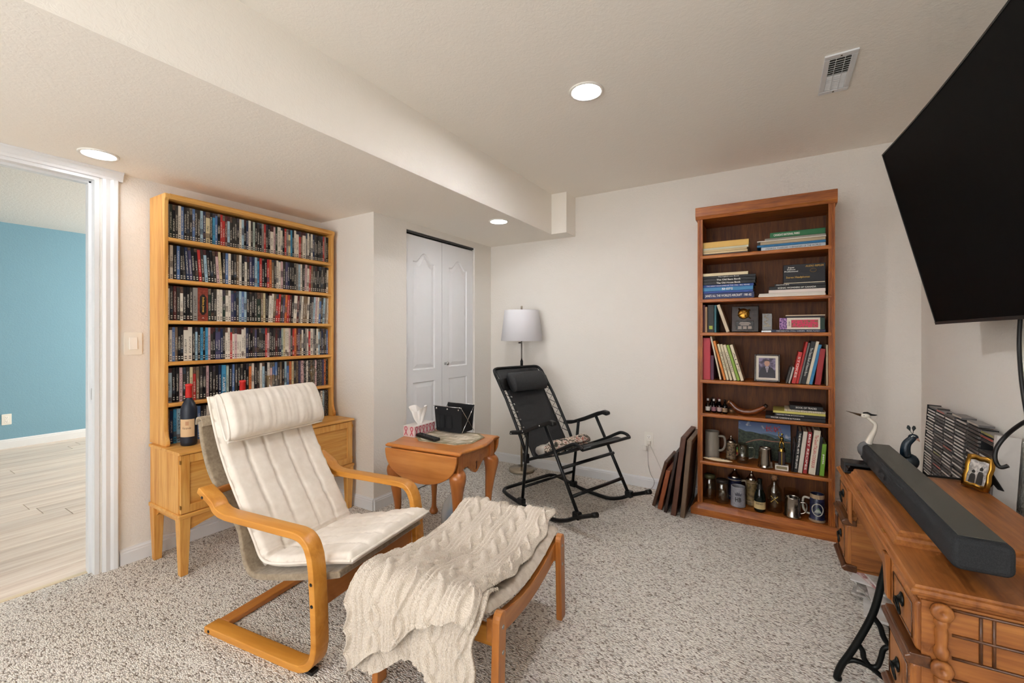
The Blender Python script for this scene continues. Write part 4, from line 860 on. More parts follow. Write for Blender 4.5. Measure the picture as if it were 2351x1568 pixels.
pile(0, 1.479, [
 ('navy aircraft yearbook at the bottom of the second shelf pile', '#1b2a5c', .042, -.431, -.120, .21, "JANE'S ALL THE WORLD'S AIRCRAFT  1981-82", 'ink_white', 3.258, dict(tf=.9, th=.5, tbold=True)),
 ('slim blue book on the navy aircraft yearbook', '#2f4f9e', .013, -.431, -.126, .20, None, None, 3.262, {}),
 ('light blue book about ships', '#3c86b8', .026, -.431, -.126, .20, 'SHIPS', 'ink_white', 3.262, dict(tf=.22, th=.55, tbold=True)),
 ('dark blue warplanes book above the ships book', '#234a94', .017, -.431, -.123, .20, 'THE GREAT WARPLANES OF THE 1990s   BILL YENNE', 'ink_white', 3.262, dict(tf=.85, th=.45)),
 ('black book about old houses', '#17161a', .022, -.431, -.114, .21, 'The Old House Book', 'ink_white', 3.258, dict(tf=.46, th=.55, tbold=True)),
 ('black book about old barns', '#17161a', .021, -.431, -.112, .21, 'The Old Barn Book', 'ink_white', 3.26, dict(tf=.46, th=.55, tbold=True)),
 ('black book about lighthouses', '#17161a', .016, -.431, -.112, .21, 'The Lighthouse Book', 'ink_white', 3.26, dict(tf=.40, th=.5)),
 ('cream paperback on top of the lighthouse book', '#dccba6', .020, -.432, -.155, .20, None, None, 3.262, {})])
pile(0, 1.479, [
 ('white book at the bottom of the headphone box pile', '#e2dcd2', .014, -.096, .262, .20, None, None, 3.258, {}),
 ('white paperback second from the bottom of the headphone box pile', '#dad4c8', .010, -.092, .260, .20, None, None, 3.262, {}),
 ('pinkish white hardback under the black wonders book', '#e3d7cf', .020, -.038, .262, .20, None, None, 3.262, {}),
 ('black hardback about scenic wonders', '#151416', .022, -.035, .262, .20, 'SCENIC WONDERS OF CANADA', 'ink_white', 3.262, dict(tf=.68, th=.45, tbold=True)),
 ('slim black book about jets right under the headphone box', '#202024', .015, -.005, .262, .20, 'FIGHTING JETS', 'ink_white', 3.262, dict(tf=.26, th=.55, tshift=-.09, tbold=True))])
hb = thing('headphone_box', 'black stereo headphone box with gold lettering on the second shelf', 'box', (.155, 3.262, 1.5618))
obj('carton', B(-.112,.106,0,.16,.004,.118), flat('carton_black', '#15131a', .55), hb, .001); obj('carton_tray', B(-.110,.104,.001,.16,0,.004), MATS['cream_paper'], hb)
text('Super\nDeluxe\nProfessional', .034, .072, MATS['ink_white'], hb, face((-.070, -.0006, .088), '-y'), bold=True); text('Stereo Headphones', .017, .125, MATS['ink_gold'], hb, face((-.035, -.0006, .036), '-y'), bold=True); text('AUDIO REFLEX', .011, .095, MATS['ink_gold'], hb, face((.052, -.0006, .104), '-y'), bold=True, shear=.2)
obj('emblem', MB().tube([(.045+.016*math.cos(2*PI*k/20), -.0006, .076+.011*math.sin(2*PI*k/20)) for k in range(20)], .0007, 4, True), MATS['ink_gold'], hb)
def up(label, c, t, h, x, z, lean=0, txt=None, tc='ink_white', y=3.262, d=.19, **k): return book(label, c, t, h, d, (x, y, z+.0005), 'up', lean, txt, tc, **k)
z3 = 1.251
up('slim maroon book at the end of the third shelf', '#5e2326', .014, .19, -.4255, z3); up('slim tan book beside the maroon one on the third shelf', '#a8845c', .014, .177, -.4105, z3); b0_ = up('black book with pale green squares on the third shelf', '#1c1d1a', .040, .19, -.381, z3); obj('spine_print', B(-.011,.011,-.0008,0,.022,.046), flat('lime_print', '#a9b84a', .6), b0_)
up('slim teal book standing on the third shelf', '#33727f', .012, .188, -.353, z3, 0, None)
up('cream book leaning away from the plaque on the third shelf', '#cdbba0', .020, .196, -.275, z3+.003, -18)
plq = thing('award_plaque', 'dark wooden award plaque with a gold sporting emblem on the third shelf', 'plaque', (-.177, 3.31, z3+.003)); plq.rotation_euler = (RAD(-7), 0, 0)
obj('board', B(-.082,.082,0,.018,0,.178), wood('plaque_walnut', '#1d0f0a', '#2a1710', '#351f16', 'z', .3), plq, .004); pt_ = obj('engraved_plate', B(-.054,.054,-.003,0,.012,.076), flat('plate_black', '#131110', .35), plq); obj('plate_border', MB().tube([(-.052,-.0034,.014),(.052,-.0034,.014),(.052,-.0034,.074),(-.052,-.0034,.074)], .0012, 4, True), flat('plate_silver', '#b9a79a', .35, .8), plq)
for zz, ww in ((.064,.06),(.056,.07),(.048,.05)): obj('engraved_line', B(-ww/2,ww/2,-.0036,-.003,zz-.0012,zz+.0012), flat('plate_silver', '#b9a79a'), plq)
for xx in (-.03, 0, .03):
    for zz in (.037,.030,.023): obj('engraved_line', B(xx-.011,xx+.011,-.0036,-.003,zz-.0012,zz+.0012), flat('plate_silver', '#b9a79a'), plq)
em = MB(); em.xf = Matrix.Translation((-.008,-.002,.125)) @ Matrix.Rotation(RAD(90), 4, 'X'); em.lathe([(.030,0),(.036,.003),(.033,.008),(.015,.010),(.002,.010)], 16); eo = obj('emblem', em, MATS['brass'], plq)
for a in ((-.038,.16,.034,.090),(.03,.15,-.04,.112),(.0,.105,.022,.135)): obj('emblem_bat', MB().tube([(a[0],-.013,a[1]),(a[2],-.013,a[3])], [.0055,.0025], 6), MATS['brass'], eo)
GL = glassmat('clear_glass', '#f3f3ee', .02, 1.45)
eg = thing('engraved_glass', 'engraved rectangular glass award beside the plaque', 'glass award', (-.047, 3.30, z3+.0005)); GLB = glassmat('award_glass', '#cfc9be', .05, 1.45, .012)
obj('glass_block', B(-.029,.029,-.008,.008,.014,.125), GLB, eg, .002); obj('glass_base', B(-.034,.034,-.015,.015,0,.014), GL, eg, .002); 
for k in range(5): obj('etched_scroll', MB().tube([(-.004+.012*math.sin(q*.9+k), -.0086, .045+.07*q/14) for q in range(15)], .0011, 4), flat('etch_gold', '#b8a27c', .6), eg) if k < 2 else obj('etched_line', B(-.02,.02,-.0088,-.0082,.030+.004*k,.0315+.004*k), flat('etch_gold', '#b8a27c'), eg)
pile(0, z3, [('navy gardening book at the bottom of the third shelf pile', '#232b48', .018, -.024, .262, .20, 'THE ESSENTIAL SMALL GARDEN   PETER McHOY', 'ink_white', 3.262, dict(tf=.8, th=.4))])
fb2 = thing('flower_box', 'boxed garden set printed with pink flowers on the third shelf', 'box', (.14, 3.262, z3+.0195))
obj('carton', B(-.118,.118,0,.17,0,.073), flat('carton_cream', '#ddd3c4', .6), fb2, .001); obj('flower_print', B(-.055,.085,-.0006,0,.012,.060), speckle('flower_pink', '#6b6a40', '#d6335f', 90, .6, 0, .001, .40, .52), fb2); obj('purple_end', B(-.1185,-.078,-.0006,0,.0,.073), speckle('flower_purple', '#4d2c6a', '#b98ac0', 120, .6, 0, .001, .42, .56), fb2); obj('green_end', B(.095,.1185,-.0006,0,0,.073), flat('deep_green', '#1e3a30', .6), fb2); text('Garden', .012, .030, MATS['ink_black'], fb2, face((-.067,-.0008,.036), '-y', 90), shear=.3)
pile(0, z3+.0935, [('dark slim book lying on the flower box', '#2a1c22', .010, .055, .255, .17, None, None, 3.264, {}), ('thin cream booklet on top of the third shelf pile', '#ddc9ad', .006, .056, .260, .17, None, None, 3.262, {})])
z4 = .925
up('tall plain red binder at the end of the fourth shelf', '#b52a38', .050, .288, -.409, z4); up('small purple book beside the red binder', '#5a2340', .020, .168, -.3725, z4, 0, None); 
for lab, c, x, h, ln, t, tx_, tcc in (('tall cream magazine leaning beside the purple book', '#d8cbb4', -.320, .300, -11.7, .010, None, None), ('orange paperback leaning on the fourth shelf', '#d9822f', -.294, .272, -14.2, .014, None, None), ('cream book with dark title leaning next to the orange paperback', '#d9cba9', -.275, .250, -14.0, .014, 'ALASKA', 'ink_black'), ('cream book leaning second after the orange paperback', '#d6c8a8', -.255, .250, -14.5, .015, 'SOUTH PACIFIC', 'ink_black'), ('cream book leaning just before the lime green one', '#dacdb0', -.2315, .247, -15.6, .017, 'CARIBBEAN', 'ink_black'), ('lime green book in the leaning row', '#8aa83a', -.211, .246, -15.8, .016, None, None), ('cream book last in the leaning row near the portrait', '#d9ccb0', -.1885, .248, -15.9, .018, 'ALPS', 'ink_black')):
    up(lab, c, t, h, x, z4+.004, ln, tx_, tcc or 'ink_white', tf=.55)
pf = thing('portrait_frame', 'dark framed portrait photograph of a person in a suit', 'picture frame', (-.048, 3.30, z4+.0028)); pf.rotation_euler = (RAD(-9), 0, 0)
fr = MB(); fr.box(-.074,-.063,0,.014,0,.182); fr.box(.063,.074,0,.014,0,.182); fr.box(-.063,.063,0,.014,0,.011); fr.box(-.063,.063,0,.014,.171,.182); obj('frame', fr, flat('frame_mahogany', '#2a120c', .25, 0, .5, .5), pf, .003); obj('mat_board', B(-.063,.063,.006,.010,.011,.171), flat('mat_cream', '#ddd6c8', .8), pf); ph = obj('photograph', B(-.048,.048,.0045,.006,.026,.156), speckle('photo_backdrop', '#3b3048', '#8d7f9e', 30, .5, 0), pf)
pg = MB(); pg.prism([(-.046,.027),(.046,.027),(.044,.07),(.030,.092),(.012,.100),(-.010,.100),(-.030,.090),(-.044,.07)], .0036, .0044, 'y'); obj('suit_print', pg, flat('suit_dark', '#241f2c', .5), ph)
def disc(cx, cz, rx, rz, y0, y1, n=18): return MB().prism([(cx+rx*math.cos(2*PI*k/n), cz+rz*math.sin(2*PI*k/n)) for k in range(n)], y0, y1, 'y')
obj('shirt_print', MB().prism([(-.009,.099),(.009,.099),(.003,.062),(-.002,.062)], .0030,.0035,'y'), flat('shirt_white', '#d8d3da', .5), ph); obj('head_print', disc(0,.122,.0155,.021,.0026,.0035), flat('skin_tone', '#b98d78', .5), ph); obj('hair_print', MB().prism([(-.0165,.122),(-.017,.132),(-.010,.143),(0,.146),(.010,.143),(.017,.132),(.0165,.122),(.013,.134),(0,.137),(-.013,.134)], .0020,.0026,'y'), flat('hair_dark', '#4a3c3c', .5), ph); obj('tie_print', MB().prism([(-.003,.096),(.003,.096),(.002,.064),(-.001,.064)], .0022,.0029,'y'), flat('tie_dark', '#3a2f4a', .5), ph)
for lab, c, x, h, ln, t, tx_, tcc in (('small grey pamphlet first of the books right of the portrait', '#4a4440', .060, .105, 13, .010, None, None), ('slim grey-white booklet leaning on the short red book', '#b8b2ac', .074, .104, 13, .010, None, None), ('short red book with a grey band', '#c2302b', .0975, .203, 10.5, .022, 'STOKES', 'ink_white'), ('taller thin red book behind the short red one', '#b8211f', .1165, .268, 11, .012, None, None), ('slim grey book between the red and the black spines', '#6d6a68', .1285, .263, 11.3, .010, None, None), ('black book with a white title about barns', '#1b1a1c', .148, .272, 11.4, .025, 'The Classic Book of Historic Barns', 'ink_white'), ('cream book leaning between black and blue spines', '#d6cbb5', .170, .272, 11.2, .016, None, None), ('bright blue book leaning on the fourth shelf', '#2f7fb0', .187, .252, 11.0, .016, None, None), ('plain red hardback near the stile of the fourth shelf', '#9c1f24', .2225, .224, 6.5, .030, None, None)):
    up(lab, c, t, h, x, z4+.003, ln, tx_, tcc or 'ink_white', tf=.66)
up('upright cream book against the bookcase side on the fourth shelf', '#cbb89a', .008, .25, .2755-.006, z4, 0)
z5 = .695
def mini(x, y, c, lab, capc, h=.095, lc='#cfc8bf'):
    t = thing('miniature_bottle', lab, 'bottle', (x, y, z5+.0005), 0, 'miniature spirit bottles'); g = glassmat('mini_glass_'+c[1:], c, .05, 1.4, .7)
    obj('bottle_body', MB().lathe([(.014,0),(.0165,.003),(.0165,.05),(.013,.060),(.007,.068),(.006,.082)], 16), g, t); obj('cap', MB().lathe([(.0075,.080),(.0075,h),(.001,h)], 12), flat('cap_'+capc[1:], capc, .4, .3), t); obj('paper_label', MB().lathe([(.0168,.012),(.0168,.040)], 14, caps=False, a0=RAD(-160), a1=RAD(-20)), flat('mini_label_'+lc[1:], lc, .7), t)
mini(-.404, 3.30, '#d9dde0', 'clear miniature bottle at the end of the fifth shelf', '#d8d8d8'); mini(-.366, 3.30, '#9a5a5a', 'reddish miniature bottle second on the fifth shelf', '#d8d8d8', lc='#7b5560'); mini(-.331, 3.30, '#b06a50', 'amber miniature bottle third on the fifth shelf', '#c9c2c2', lc='#b9a3a0'); mini(-.296, 3.29, '#1b120e', 'dark miniature bottle nearest the carved horn', '#1d1512', lc='#8f7a60'); mini(-.385, 3.36, '#2c1a14', 'dark miniature bottle in the back row behind the clear one', '#2a1a14'); mini(-.345, 3.36, '#5a2018', 'dark red miniature bottle in the back row', '#7a2a22')
ft = thing('tobacco_tin', 'small round dark tin behind the carved horn', 'tin', (-.262, 3.36, z5+.0005)); obj('tin_body', MB().lathe([(.026,0),(.026,.028)], 18), flat('tin_tan', '#8a6a4a', .4, .4), ft); obj('tin_lid', MB().lathe([(.0275,.026),(.0275,.034),(.025,.036),(.001,.036)], 18), flat('tin_dark', '#4a3222', .4, .4), ft)
hn = thing('carved_horn', 'polished brown horn curved like a bowl on the fifth shelf', 'horn', (-.160, 3.30, z5+.007)); hpth = smoothpath([(-.112,0,.075),(-.098,0,.066),(-.07,-.004,.036),(-.035,-.006,.020),(.0,-.006,.017),(.04,-.004,.024),(.075,0,.042),(.10,.004,.058),(.115,.006,.066)], 4)
obj('horn_body', MB().tube([tuple(p) for p in hpth], [.006+.0115*math.sin(PI*min(1, .12+k/len(hpth)*.95))+.003 for k in range(len(hpth))], 12), wood('horn_brown', '#5a2a10', '#7d3f1a', '#8f4c22', 'x', .25, 1, .5), hn); obj('horn_tip', MB().tube([(.095,.004,.058),(.108,.005,.066),(.118,.008,.064)], [.012,.015,.006], 8), flat('horn_dark', '#24140c', .4), hn); obj('horn_mouth', MB().tube([(-.118,0,.077),(-.110,0,.073)], [.013,.013], 12), flat('horn_pale', '#b07a44', .4), hn)
pile(0, z5, [('black water-plants book at the bottom of the fifth shelf pile', '#171519', .020, -.056, .262, .20, 'WATER GARDENS & PONDS', 'ink_white', 3.258, dict(tf=.5, th=.4, tbold=True, tshift=-.05)), ('black landscape design book in the fifth shelf pile', '#1d1b1e', .019, -.004, .262, .20, 'Landscape Design & Construction', 'ink_white', 3.262, dict(tf=.55, th=.45, tshift=-.05)), ('yellow book under the spiral notebook', '#c9bf62', .014, -.014, .262, .20, None, None, 3.26, {})])
sn = thing('spiral_notebook', 'white spiral-bound notebook on the fifth shelf pile', 'notebook', (.155, 3.262, z5+.0545)); obj('paper_block', B(-.105,.107,.004,.17,0,.012), MATS['cream_paper'], sn)
for k in range(24): obj('coil', MB().tube([(-.1+k*.0088, .004+.006*math.cos(2*PI*q/8), .006+.008*math.sin(2*PI*q/8)) for q in range(8)], .0011, 4, True), MATS['chrome'], sn)
pile(0, z5+.069, [('black book of trades on top of the fifth shelf pile', '#151313', .027, .077, .250, .18, 'BOOK OF TRADES', 'ink_white', 3.262, dict(tf=.62, th=.42))])
# ------------------------------------------------------------------ sixth and bottom shelf of the bookcase
z6 = .366; z7 = .080; PEW = flat('pewter', '#b4aca2', .18, 1); stone = flat('stoneware_grey', '#8c8478', .5)
def handle(mb, x0, z0, z1, out, r=.006, y=0, s=1): mb.tube(smoothpath([(x0, y, z1), (x0+s*out*.8, y, z1+.002), (x0+s*out, y, z1-(z1-z0)*.3), (x0+s*out*.9, y, z0+(z1-z0)*.3), (x0+s*out*.5, y, z0+.006), (x0, y, z0)], 5), r, 8)
def mug(name, label, cat, loc, prof_, mat, hx=None, hz0=.03, hz1=.1, out=.04, s=1, hm=None, hr=.006, rz=0, n=28):
    t = thing(name, label, cat, loc, rz); obj('body', MB().lathe(prof_, n, caps=False), mat, t)
    if hx is not None: mb = MB(); handle(mb, hx*s, hz0, hz1, out, hr, 0, s); obj('handle', mb, hm or mat, t)
    return t
def cup(r0, r1, h, w=.005): return [(.001,0),(r0,0),(r0,.004),(r0+(r1-r0)*.1,.012),(r1,h-.006),(r1,h),(r1-w,h),(r1-w,h-.006),(r0-w,.012),(.001,.010)]
mug('stoneware_stein', 'tall plain grey stoneware beer mug on the sixth shelf', 'mug', (-.385, 3.375, z6+.001), cup(.049,.046,.185), stone, .046, .055, .155, .045, 1, None, .008, -20)
def lidded(label, loc, r, h, body, band, mid=None):
    t = thing('lidded_stein', label, 'stein', loc); obj('body', MB().lathe([(.001,0),(r*1.08,0),(r*1.1,.012),(r*.98,.02),(r,h*.2),(r*.92,h*.62),(r*.95,h*.68),(r*.9,h*.72),(r*.001,h*.72)], 24), body, t)
    for q in (.1, .64): obj('relief_band', MB().lathe([(r*.97,h*q),(r*1.05,h*(q+.015)),(r*.97,h*(q+.03))], 24, caps=False), band, t)
    obj('pewter_lid', MB().lathe([(r*.95,h*.72),(r*.98,h*.74),(r*.7,h*.80),(r*.45,h*.84),(r*.42,h*.87),(r*.2,h*.92),(r*.12,h*.95),(r*.14,h*.97),(r*.02,h)], 20, caps=False), PEW, t)
    mb = MB(); handle(mb, r*.92, h*.18, h*.62, r*.75, r*.16); obj('handle', mb, band, t); return t
lidded('small brown lidded stein between the grey mug and the landscape picture', (-.266, 3.385, z6+.001), .031, .165, speckle('stein_brown', '#3f3226', '#8a755a', 70, .5, .5, .003), flat('stein_tan', '#9c8668', .5))
pc = thing('landscape_picture', 'landscape picture of green hills under blue sky with red calligraphy', 'picture', (-.07, 3.485, z6+.002)); pc.rotation_euler = (RAD(-5), 0, 0)
skm, snt2, sbb = newmat('picture_sky', .45); v_ = coords(snt2, (1,1,1)); sp3 = snt2.nodes.new('ShaderNodeSeparateXYZ'); snt2.links.new(v_, sp3.inputs[0]); cl_ = ramp(snt2, noise(snt2, v_, 16, 3, .6), [(.58, 0.0), (.68, 1.0)]); snt2.links.new(mixc(snt2, mathn(snt2, 'MULTIPLY', cl_, .8), ramp(snt2, mathn(snt2, 'MULTIPLY', sp3.outputs[2], 4), [(.5, '#7f9cc4'), (1, '#1f3f7a')]), '#d5d8dd'), sbb.inputs['Base Color'])
obj('canvas', B(-.158,.158,0,.012,0,.252), skm, pc, .001)
hills = [(-.157,.001),(.157,.001),(.157,.135),(.13,.142),(.10,.155),(.07,.150),(.04,.162),(.01,.170),(-.02,.172),(-.05,.178),(-.08,.182),(-.11,.180),(-.14,.190),(-.157,.196)]
obj('hills_print', MB().prism(hills, -.0006, 0, 'y'), speckle('hills_green', '#1f2c22', '#46523e', 60, .6, 0, .001), pc); obj('far_ridge_print', MB().prism([(.157,.135),(.157,.150),(.11,.165),(.07,.172),(.03,.180),(-.02,.178),(.04,.160)], -.0003, 0, 'y'), flat('ridge_blue', '#4f6a78', .6), pc)
obj('wall_print', MB().prism([(-.11,.105),(-.06,.128),(-.02,.138),(.05,.133),(.157,.137),(.157,.130),(.05,.126),(-.02,.130),(-.06,.120),(-.11,.098)], -.0011, -.0006, 'y'), flat('wall_print', '#9a6f58', .6), pc)
text('长城', .042, .10, flat('calligraphy_red', '#b3303a', .6), pc, face((.055, -.0009, .214), '-y'), bold=True)
gm = mug('glass_mug', 'clear glass mug with a green, yellow and red stripe', 'mug', (-.192, 3.335, z6+.001), [(.001,0),(.034,0),(.037,.006),(.036,.03),(.035,.127),(.033,.127),(.033,.03),(.03,.018),(.001,.016)], GL, .035, .03, .105, .036, 1, None, .0055)
for k, c in enumerate(('#b02a2a', '#c9b23a', '#2f7a44')): obj('stripe', MB().lathe([(.0363,.052+k*.017),(.0360,.069+k*.017)], 4, caps=False, a0=RAD(-172), a1=RAD(-140)), flat('stripe_'+c[1:], c, .5), gm)
mug('pewter_tankard', 'shiny pewter tankard beside the trophy on the sixth shelf', 'mug', (-.058, 3.29, z6+.001), [(.001,0),(.044,0),(.045,.008),(.041,.016),(.042,.024),(.036,.122),(.038,.128),(.035,.128),(.033,.12),(.036,.02),(.001,.018)], PEW, .038, .03, .10, .035, 1, None, .005, 120)
tr = thing('baseball_trophy', 'gold batter trophy on a dark column with a white marble base', 'trophy', (.034, 3.285, z6+.001)); GD = flat('gold_plate', '#b99a4e', .25, 1)
obj('marble_base', B(-.037,.037,-.022,.022,0,.033), speckle('marble_white', '#cfc9c0', '#e6e2da', 30, .3, 0), tr, .002); obj('name_plate', B(-.03,.03,-.0228,-.022,.009,.026), flat('plate_gold', '#8f8468', .4, .6), tr); obj('column', B(-.019,.019,-.018,.018,.033,.118), flat('column_wine', '#241317', .3), tr, .003); obj('gold_rod', B(-.0025,.0025,-.0205,-.018,.033,.118), GD, tr); obj('cup_base', MB().lathe([(.020,.118),(.022,.122),(.014,.130),(.018,.136),(.001,.137)], 16), GD, tr)
bt = MB(); bt.tube([(-.012,0,.137),(-.010,0,.165),(-.003,0,.187)], [.004,.0048,.006], 8); bt.tube([(.013,0,.137),(.010,0,.165),(.003,0,.187)], [.004,.0048,.006], 8); bt.tube([(0,0,.183),(.001,0,.20),(0,0,.214)], [.0085,.010,.0075], 10); bt.ball((.002,0,.226), (.0068,.0068,.0085)); bt.tube([(.006,-.002,.210),(-.008,-.008,.203),(-.016,-.008,.214)], [.0042,.0038,.003], 7); bt.tube([(-.005,-.002,.211),(-.013,-.007,.206),(-.017,-.008,.216)], [.004,.0035,.003], 7)
obj('batter_figure', bt, GD, tr); obj('bat', MB().tube([(-.016,-.008,.210),(-.017,-.008,.242)], [.0016,.0032], 7), GD, tr)
sh = thing('painted_shuttle', 'cream boat-shaped wooden piece painted with blue flowers', 'ornament', (-.341, 3.272, z6+.001), -4)
obj('body', MB().grid(lambda a, u: ((a-.5)*.19, .026*math.sin(PI*min(1,max(0,a)))**.7*math.cos(2*PI*u)*.9, .012+.011*math.sin(PI*a)**.6*math.sin(2*PI*u)), 19, 14, True, False, True), flat('shuttle_cream', '#d8c6a6', .5), sh); 
for x, y in ((-.055,-.008),(-.045,.004),(.03,-.006),(.042,.003),(.048,-.004)): obj('painted_flower', MB().ball((x, y, .0215), (.007,.004,.0015), 8, 4), flat('flower_blue', '#4a5570', .6), sh)
for lab, c, x, h, ln, t, tx_, tcc, tf_ in (('very thin dark book beside the landscape picture', '#2a1f22', .089, .187, 5, .007, None, None, .5), ('thin black notebook before the martial arts book', '#191618', .0985, .190, 5, .007, None, None, .5), ('black book about martial arts', '#141315', .1045+.003, .263, 5.8, .020, 'THE MARTIAL ARTS  PETER LEWIS', 'ink_white', .86), ('cream hardback right after the martial arts book', '#cfc7ba', .131, .264, 6.4, .022, None, None, .45), ('red and black barbecue cookbook', '#9a2426', .156, .264, 6.3, .021, 'BEST RECIPES', 'ink_white', .86), ('thick cream Italian cookbook', '#d8d0bd', .192, .278, 6.2, .034, 'The Good ITALIAN COOKBOOK', 'ink_red', .75), ('slim black spotted book between the cream and the green', '#1c1a1c', .2205, .240, 5.2, .016, None, None, .5), ('short lime green pasta cookbook at the end of the sixth shelf', '#6f9e2f', .2425, .198, 4.0, .023, 'pasta', 'ink_white', .3)):
    up(lab, c, t, h, x, z6+.0025, ln, tx_, tcc or 'ink_white', tf=tf_, tbold=True)
# bottom shelf
def jar(label, x, y, r, h, lid):
    t = thing('glass_jar', label, 'jar', (x, y, z7+.001)); obj('glass_body', MB().lathe([(.001,0),(r*.9,0),(r,.008),(r,.05),(r*.97,h*.8),(r*.8,h*.9),(r*.8,h),(r*.76,h),(r*.76,h*.9),(r*.92,h*.8),(r*.94,.012),(.001,.010)], 24, caps=False), GL, t)
    if lid: obj('lid', MB().lathe([(r*.84,h-.004),(r*.86,h+.014),(r*.8,h+.018),(.001,h+.018)], 24), lid, t)
jar('clear glass jar with an olive lid at the end of the bottom shelf', -.398, 3.345, .042, .148, flat('lid_olive', '#4c4a2c', .5)); jar('clear glass jar with a dark rim beside the olive-lidded jar', -.314, 3.305, .044, .140, flat('lid_dark', '#2c241f', .5))
cob = speckle('cobalt_relief', '#11142a', '#23284a', 50, .35, .5, .003)
lidded('dark blue lidded stein standing behind the grey initialled mug', (-.245, 3.42, z7+.001), .045, .215, cob, flat('stein_cream', '#a89880', .5)); lidded('tan lidded stein with a white paw print behind the small beer bottle', (-.140, 3.365, z7+.001), .033, .235, speckle('stein_olive', '#5d4c30', '#8a744c', 40, .5, .4, .003), flat('stein_tan', '#9c8668'))
hbm = mug('initialled_mug', 'grey stoneware mug with a crown and initials on the bottom shelf', 'mug', (-.216, 3.30, z7+.001), cup(.046,.043,.132), speckle('saltglaze_grey', '#8b8b92', '#9a9aa0', 80, .45, .2, .002), .043, .03, .1, .035, 1, None, .007, 70)
text('HB', .030, .036, MATS['ink_black'], hbm, Matrix.Rotation(RAD(-70), 4, 'Z') @ Matrix.Rotation(RAD(4), 4, 'Z') @ face((0, -.0462, .052), '-y'), wrap=.0462, bold=True)
obj('crown_print', MB().prism([(-.017,.078),(.017,.078),(.021,.096),(.011,.090),(.006,.102),(0,.092),(-.006,.102),(-.011,.090),(-.021,.096)], -.0468, -.0440, 'y'), flat('crown_grey', '#565560', .6), hbm).rotation_euler = (0, 0, RAD(-66))
br_ = thing('beer_bottle', 'small dark green beer bottle with a cream label at the shelf front', 'bottle', (-.088, 3.268, z7+.001)); obj('glass_body', MB().lathe([(.028,0),(.033,.004),(.034,.015),(.034,.085),(.029,.115),(.016,.15),(.0125,.165),(.0125,.2),(.0145,.202),(.0145,.212),(.002,.214)], 24), flat('bottle_green', '#0d140e', .12), br_); obj('paper_label', MB().lathe([(.0344,.022),(.0344,.068)], 14, caps=False, a0=RAD(-165), a1=RAD(-15)), flat('label_cream', '#bfa878', .7), br_); obj('neck_foil', MB().lathe([(.0185,.145),(.0135,.166),(.013,.178)], 18, caps=False), flat('foil_black', '#2a2a2a', .35, .5), br_); text('KEENEY', .010, .045, MATS['ink_black'], br_, face((0, -.0348, .056), '-y'), wrap=.0348, bold=True)
sk_ = thing('spirit_bottle', 'round clear bottle with gold crossed bones and a cork stopper', 'bottle', (-.006, 3.325, z7+.001)); obj('glass_body', MB().lathe([(.001,0),(.042,0),(.046,.008),(.046,.12),(.042,.145),(.02,.17),(.017,.18),(.017,.205),(.014,.205),(.014,.178),(.038,.142),(.042,.012),(.001,.010)], 24, caps=False), GL, sk_); obj('cork', MB().lathe([(.013,.198),(.014,.205),(.016,.235),(.001,.236)], 14), speckle('cork_tan', '#8a5f40', '#a97c58', 80), sk_); obj('bail', MB().tube([(.02*math.cos(PI*k/8), 0, .20+.03*math.sin(PI*k/8)) for k in range(9)], .0015, 6), MATS['chrome'], sk_)
for s in (-1, 1): obj('printed_bone', MB().tube([(-.018*s,-.0455,.068),(-.016*s,-.0465,.072),(.016*s,-.0465,.104),(.018*s,-.0455,.108)], [.0045,.002,.002,.0045], 6), flat('bone_gold', '#b89a4a', .5), sk_)
mug('glass_mug', 'clear glass beer mug behind the pewter tankard on the bottom shelf', 'mug', (.088, 3.375, z7+.001), [(.001,0),(.042,0),(.043,.008),(.042,.142),(.039,.142),(.039,.02),(.001,.016)], GL)
mug('pewter_tankard', 'wide-footed pewter tankard with a scrolled handle on the bottom shelf', 'mug', (.093, 3.283, z7+.001), [(.001,0),(.050,0),(.051,.008),(.045,.018),(.040,.118),(.042,.125),(.039,.125),(.037,.118),(.040,.02),(.001,.018)], PEW, .041, .025, .095, .034, 1, None, .0055)
s3 = mug('relief_stein', 'blue and white relief stein with a mountain scene at the shelf end', 'stein', (.222, 3.292, z7+.001), [(.001,0),(.043,0),(.044,.012),(.039,.018),(.039,.135),(.036,.14),(.037,.165),(.033,.165),(.032,.14),(.035,.02),(.001,.018)], cob, .039, .035, .13, .036, -1, flat('stein_white', '#b7b3a6', .5), .007)
obj('rim_band', MB().lathe([(.0365,.14),(.0378,.15),(.0372,.166)], 24, caps=False), flat('rim_tan', '#a58c70', .5), s3); obj('foot_band', MB().lathe([(.0435,0),(.0447,.006),(.0437,.014)], 24, caps=False), flat('rim_tan', '#a58c70'), s3); md_ = obj('medallion', MB().tube([(.028*math.cos(2*PI*k/28), -.040+.012*(math.cos(2*PI*k/28))**2*.9, .076+.037*math.sin(2*PI*k/28)) for k in range(28)], .0032, 6, True), flat('stein_white', '#b7b3a6'), s3); obj('mountain_relief', MB().prism([(-.02,.058),(.02,.058),(.012,.078),(.002,.092),(-.008,.076)], -.0405, -.037, 'y'), speckle('mountain_grey', '#5f7560', '#a9aba6', 60), s3)
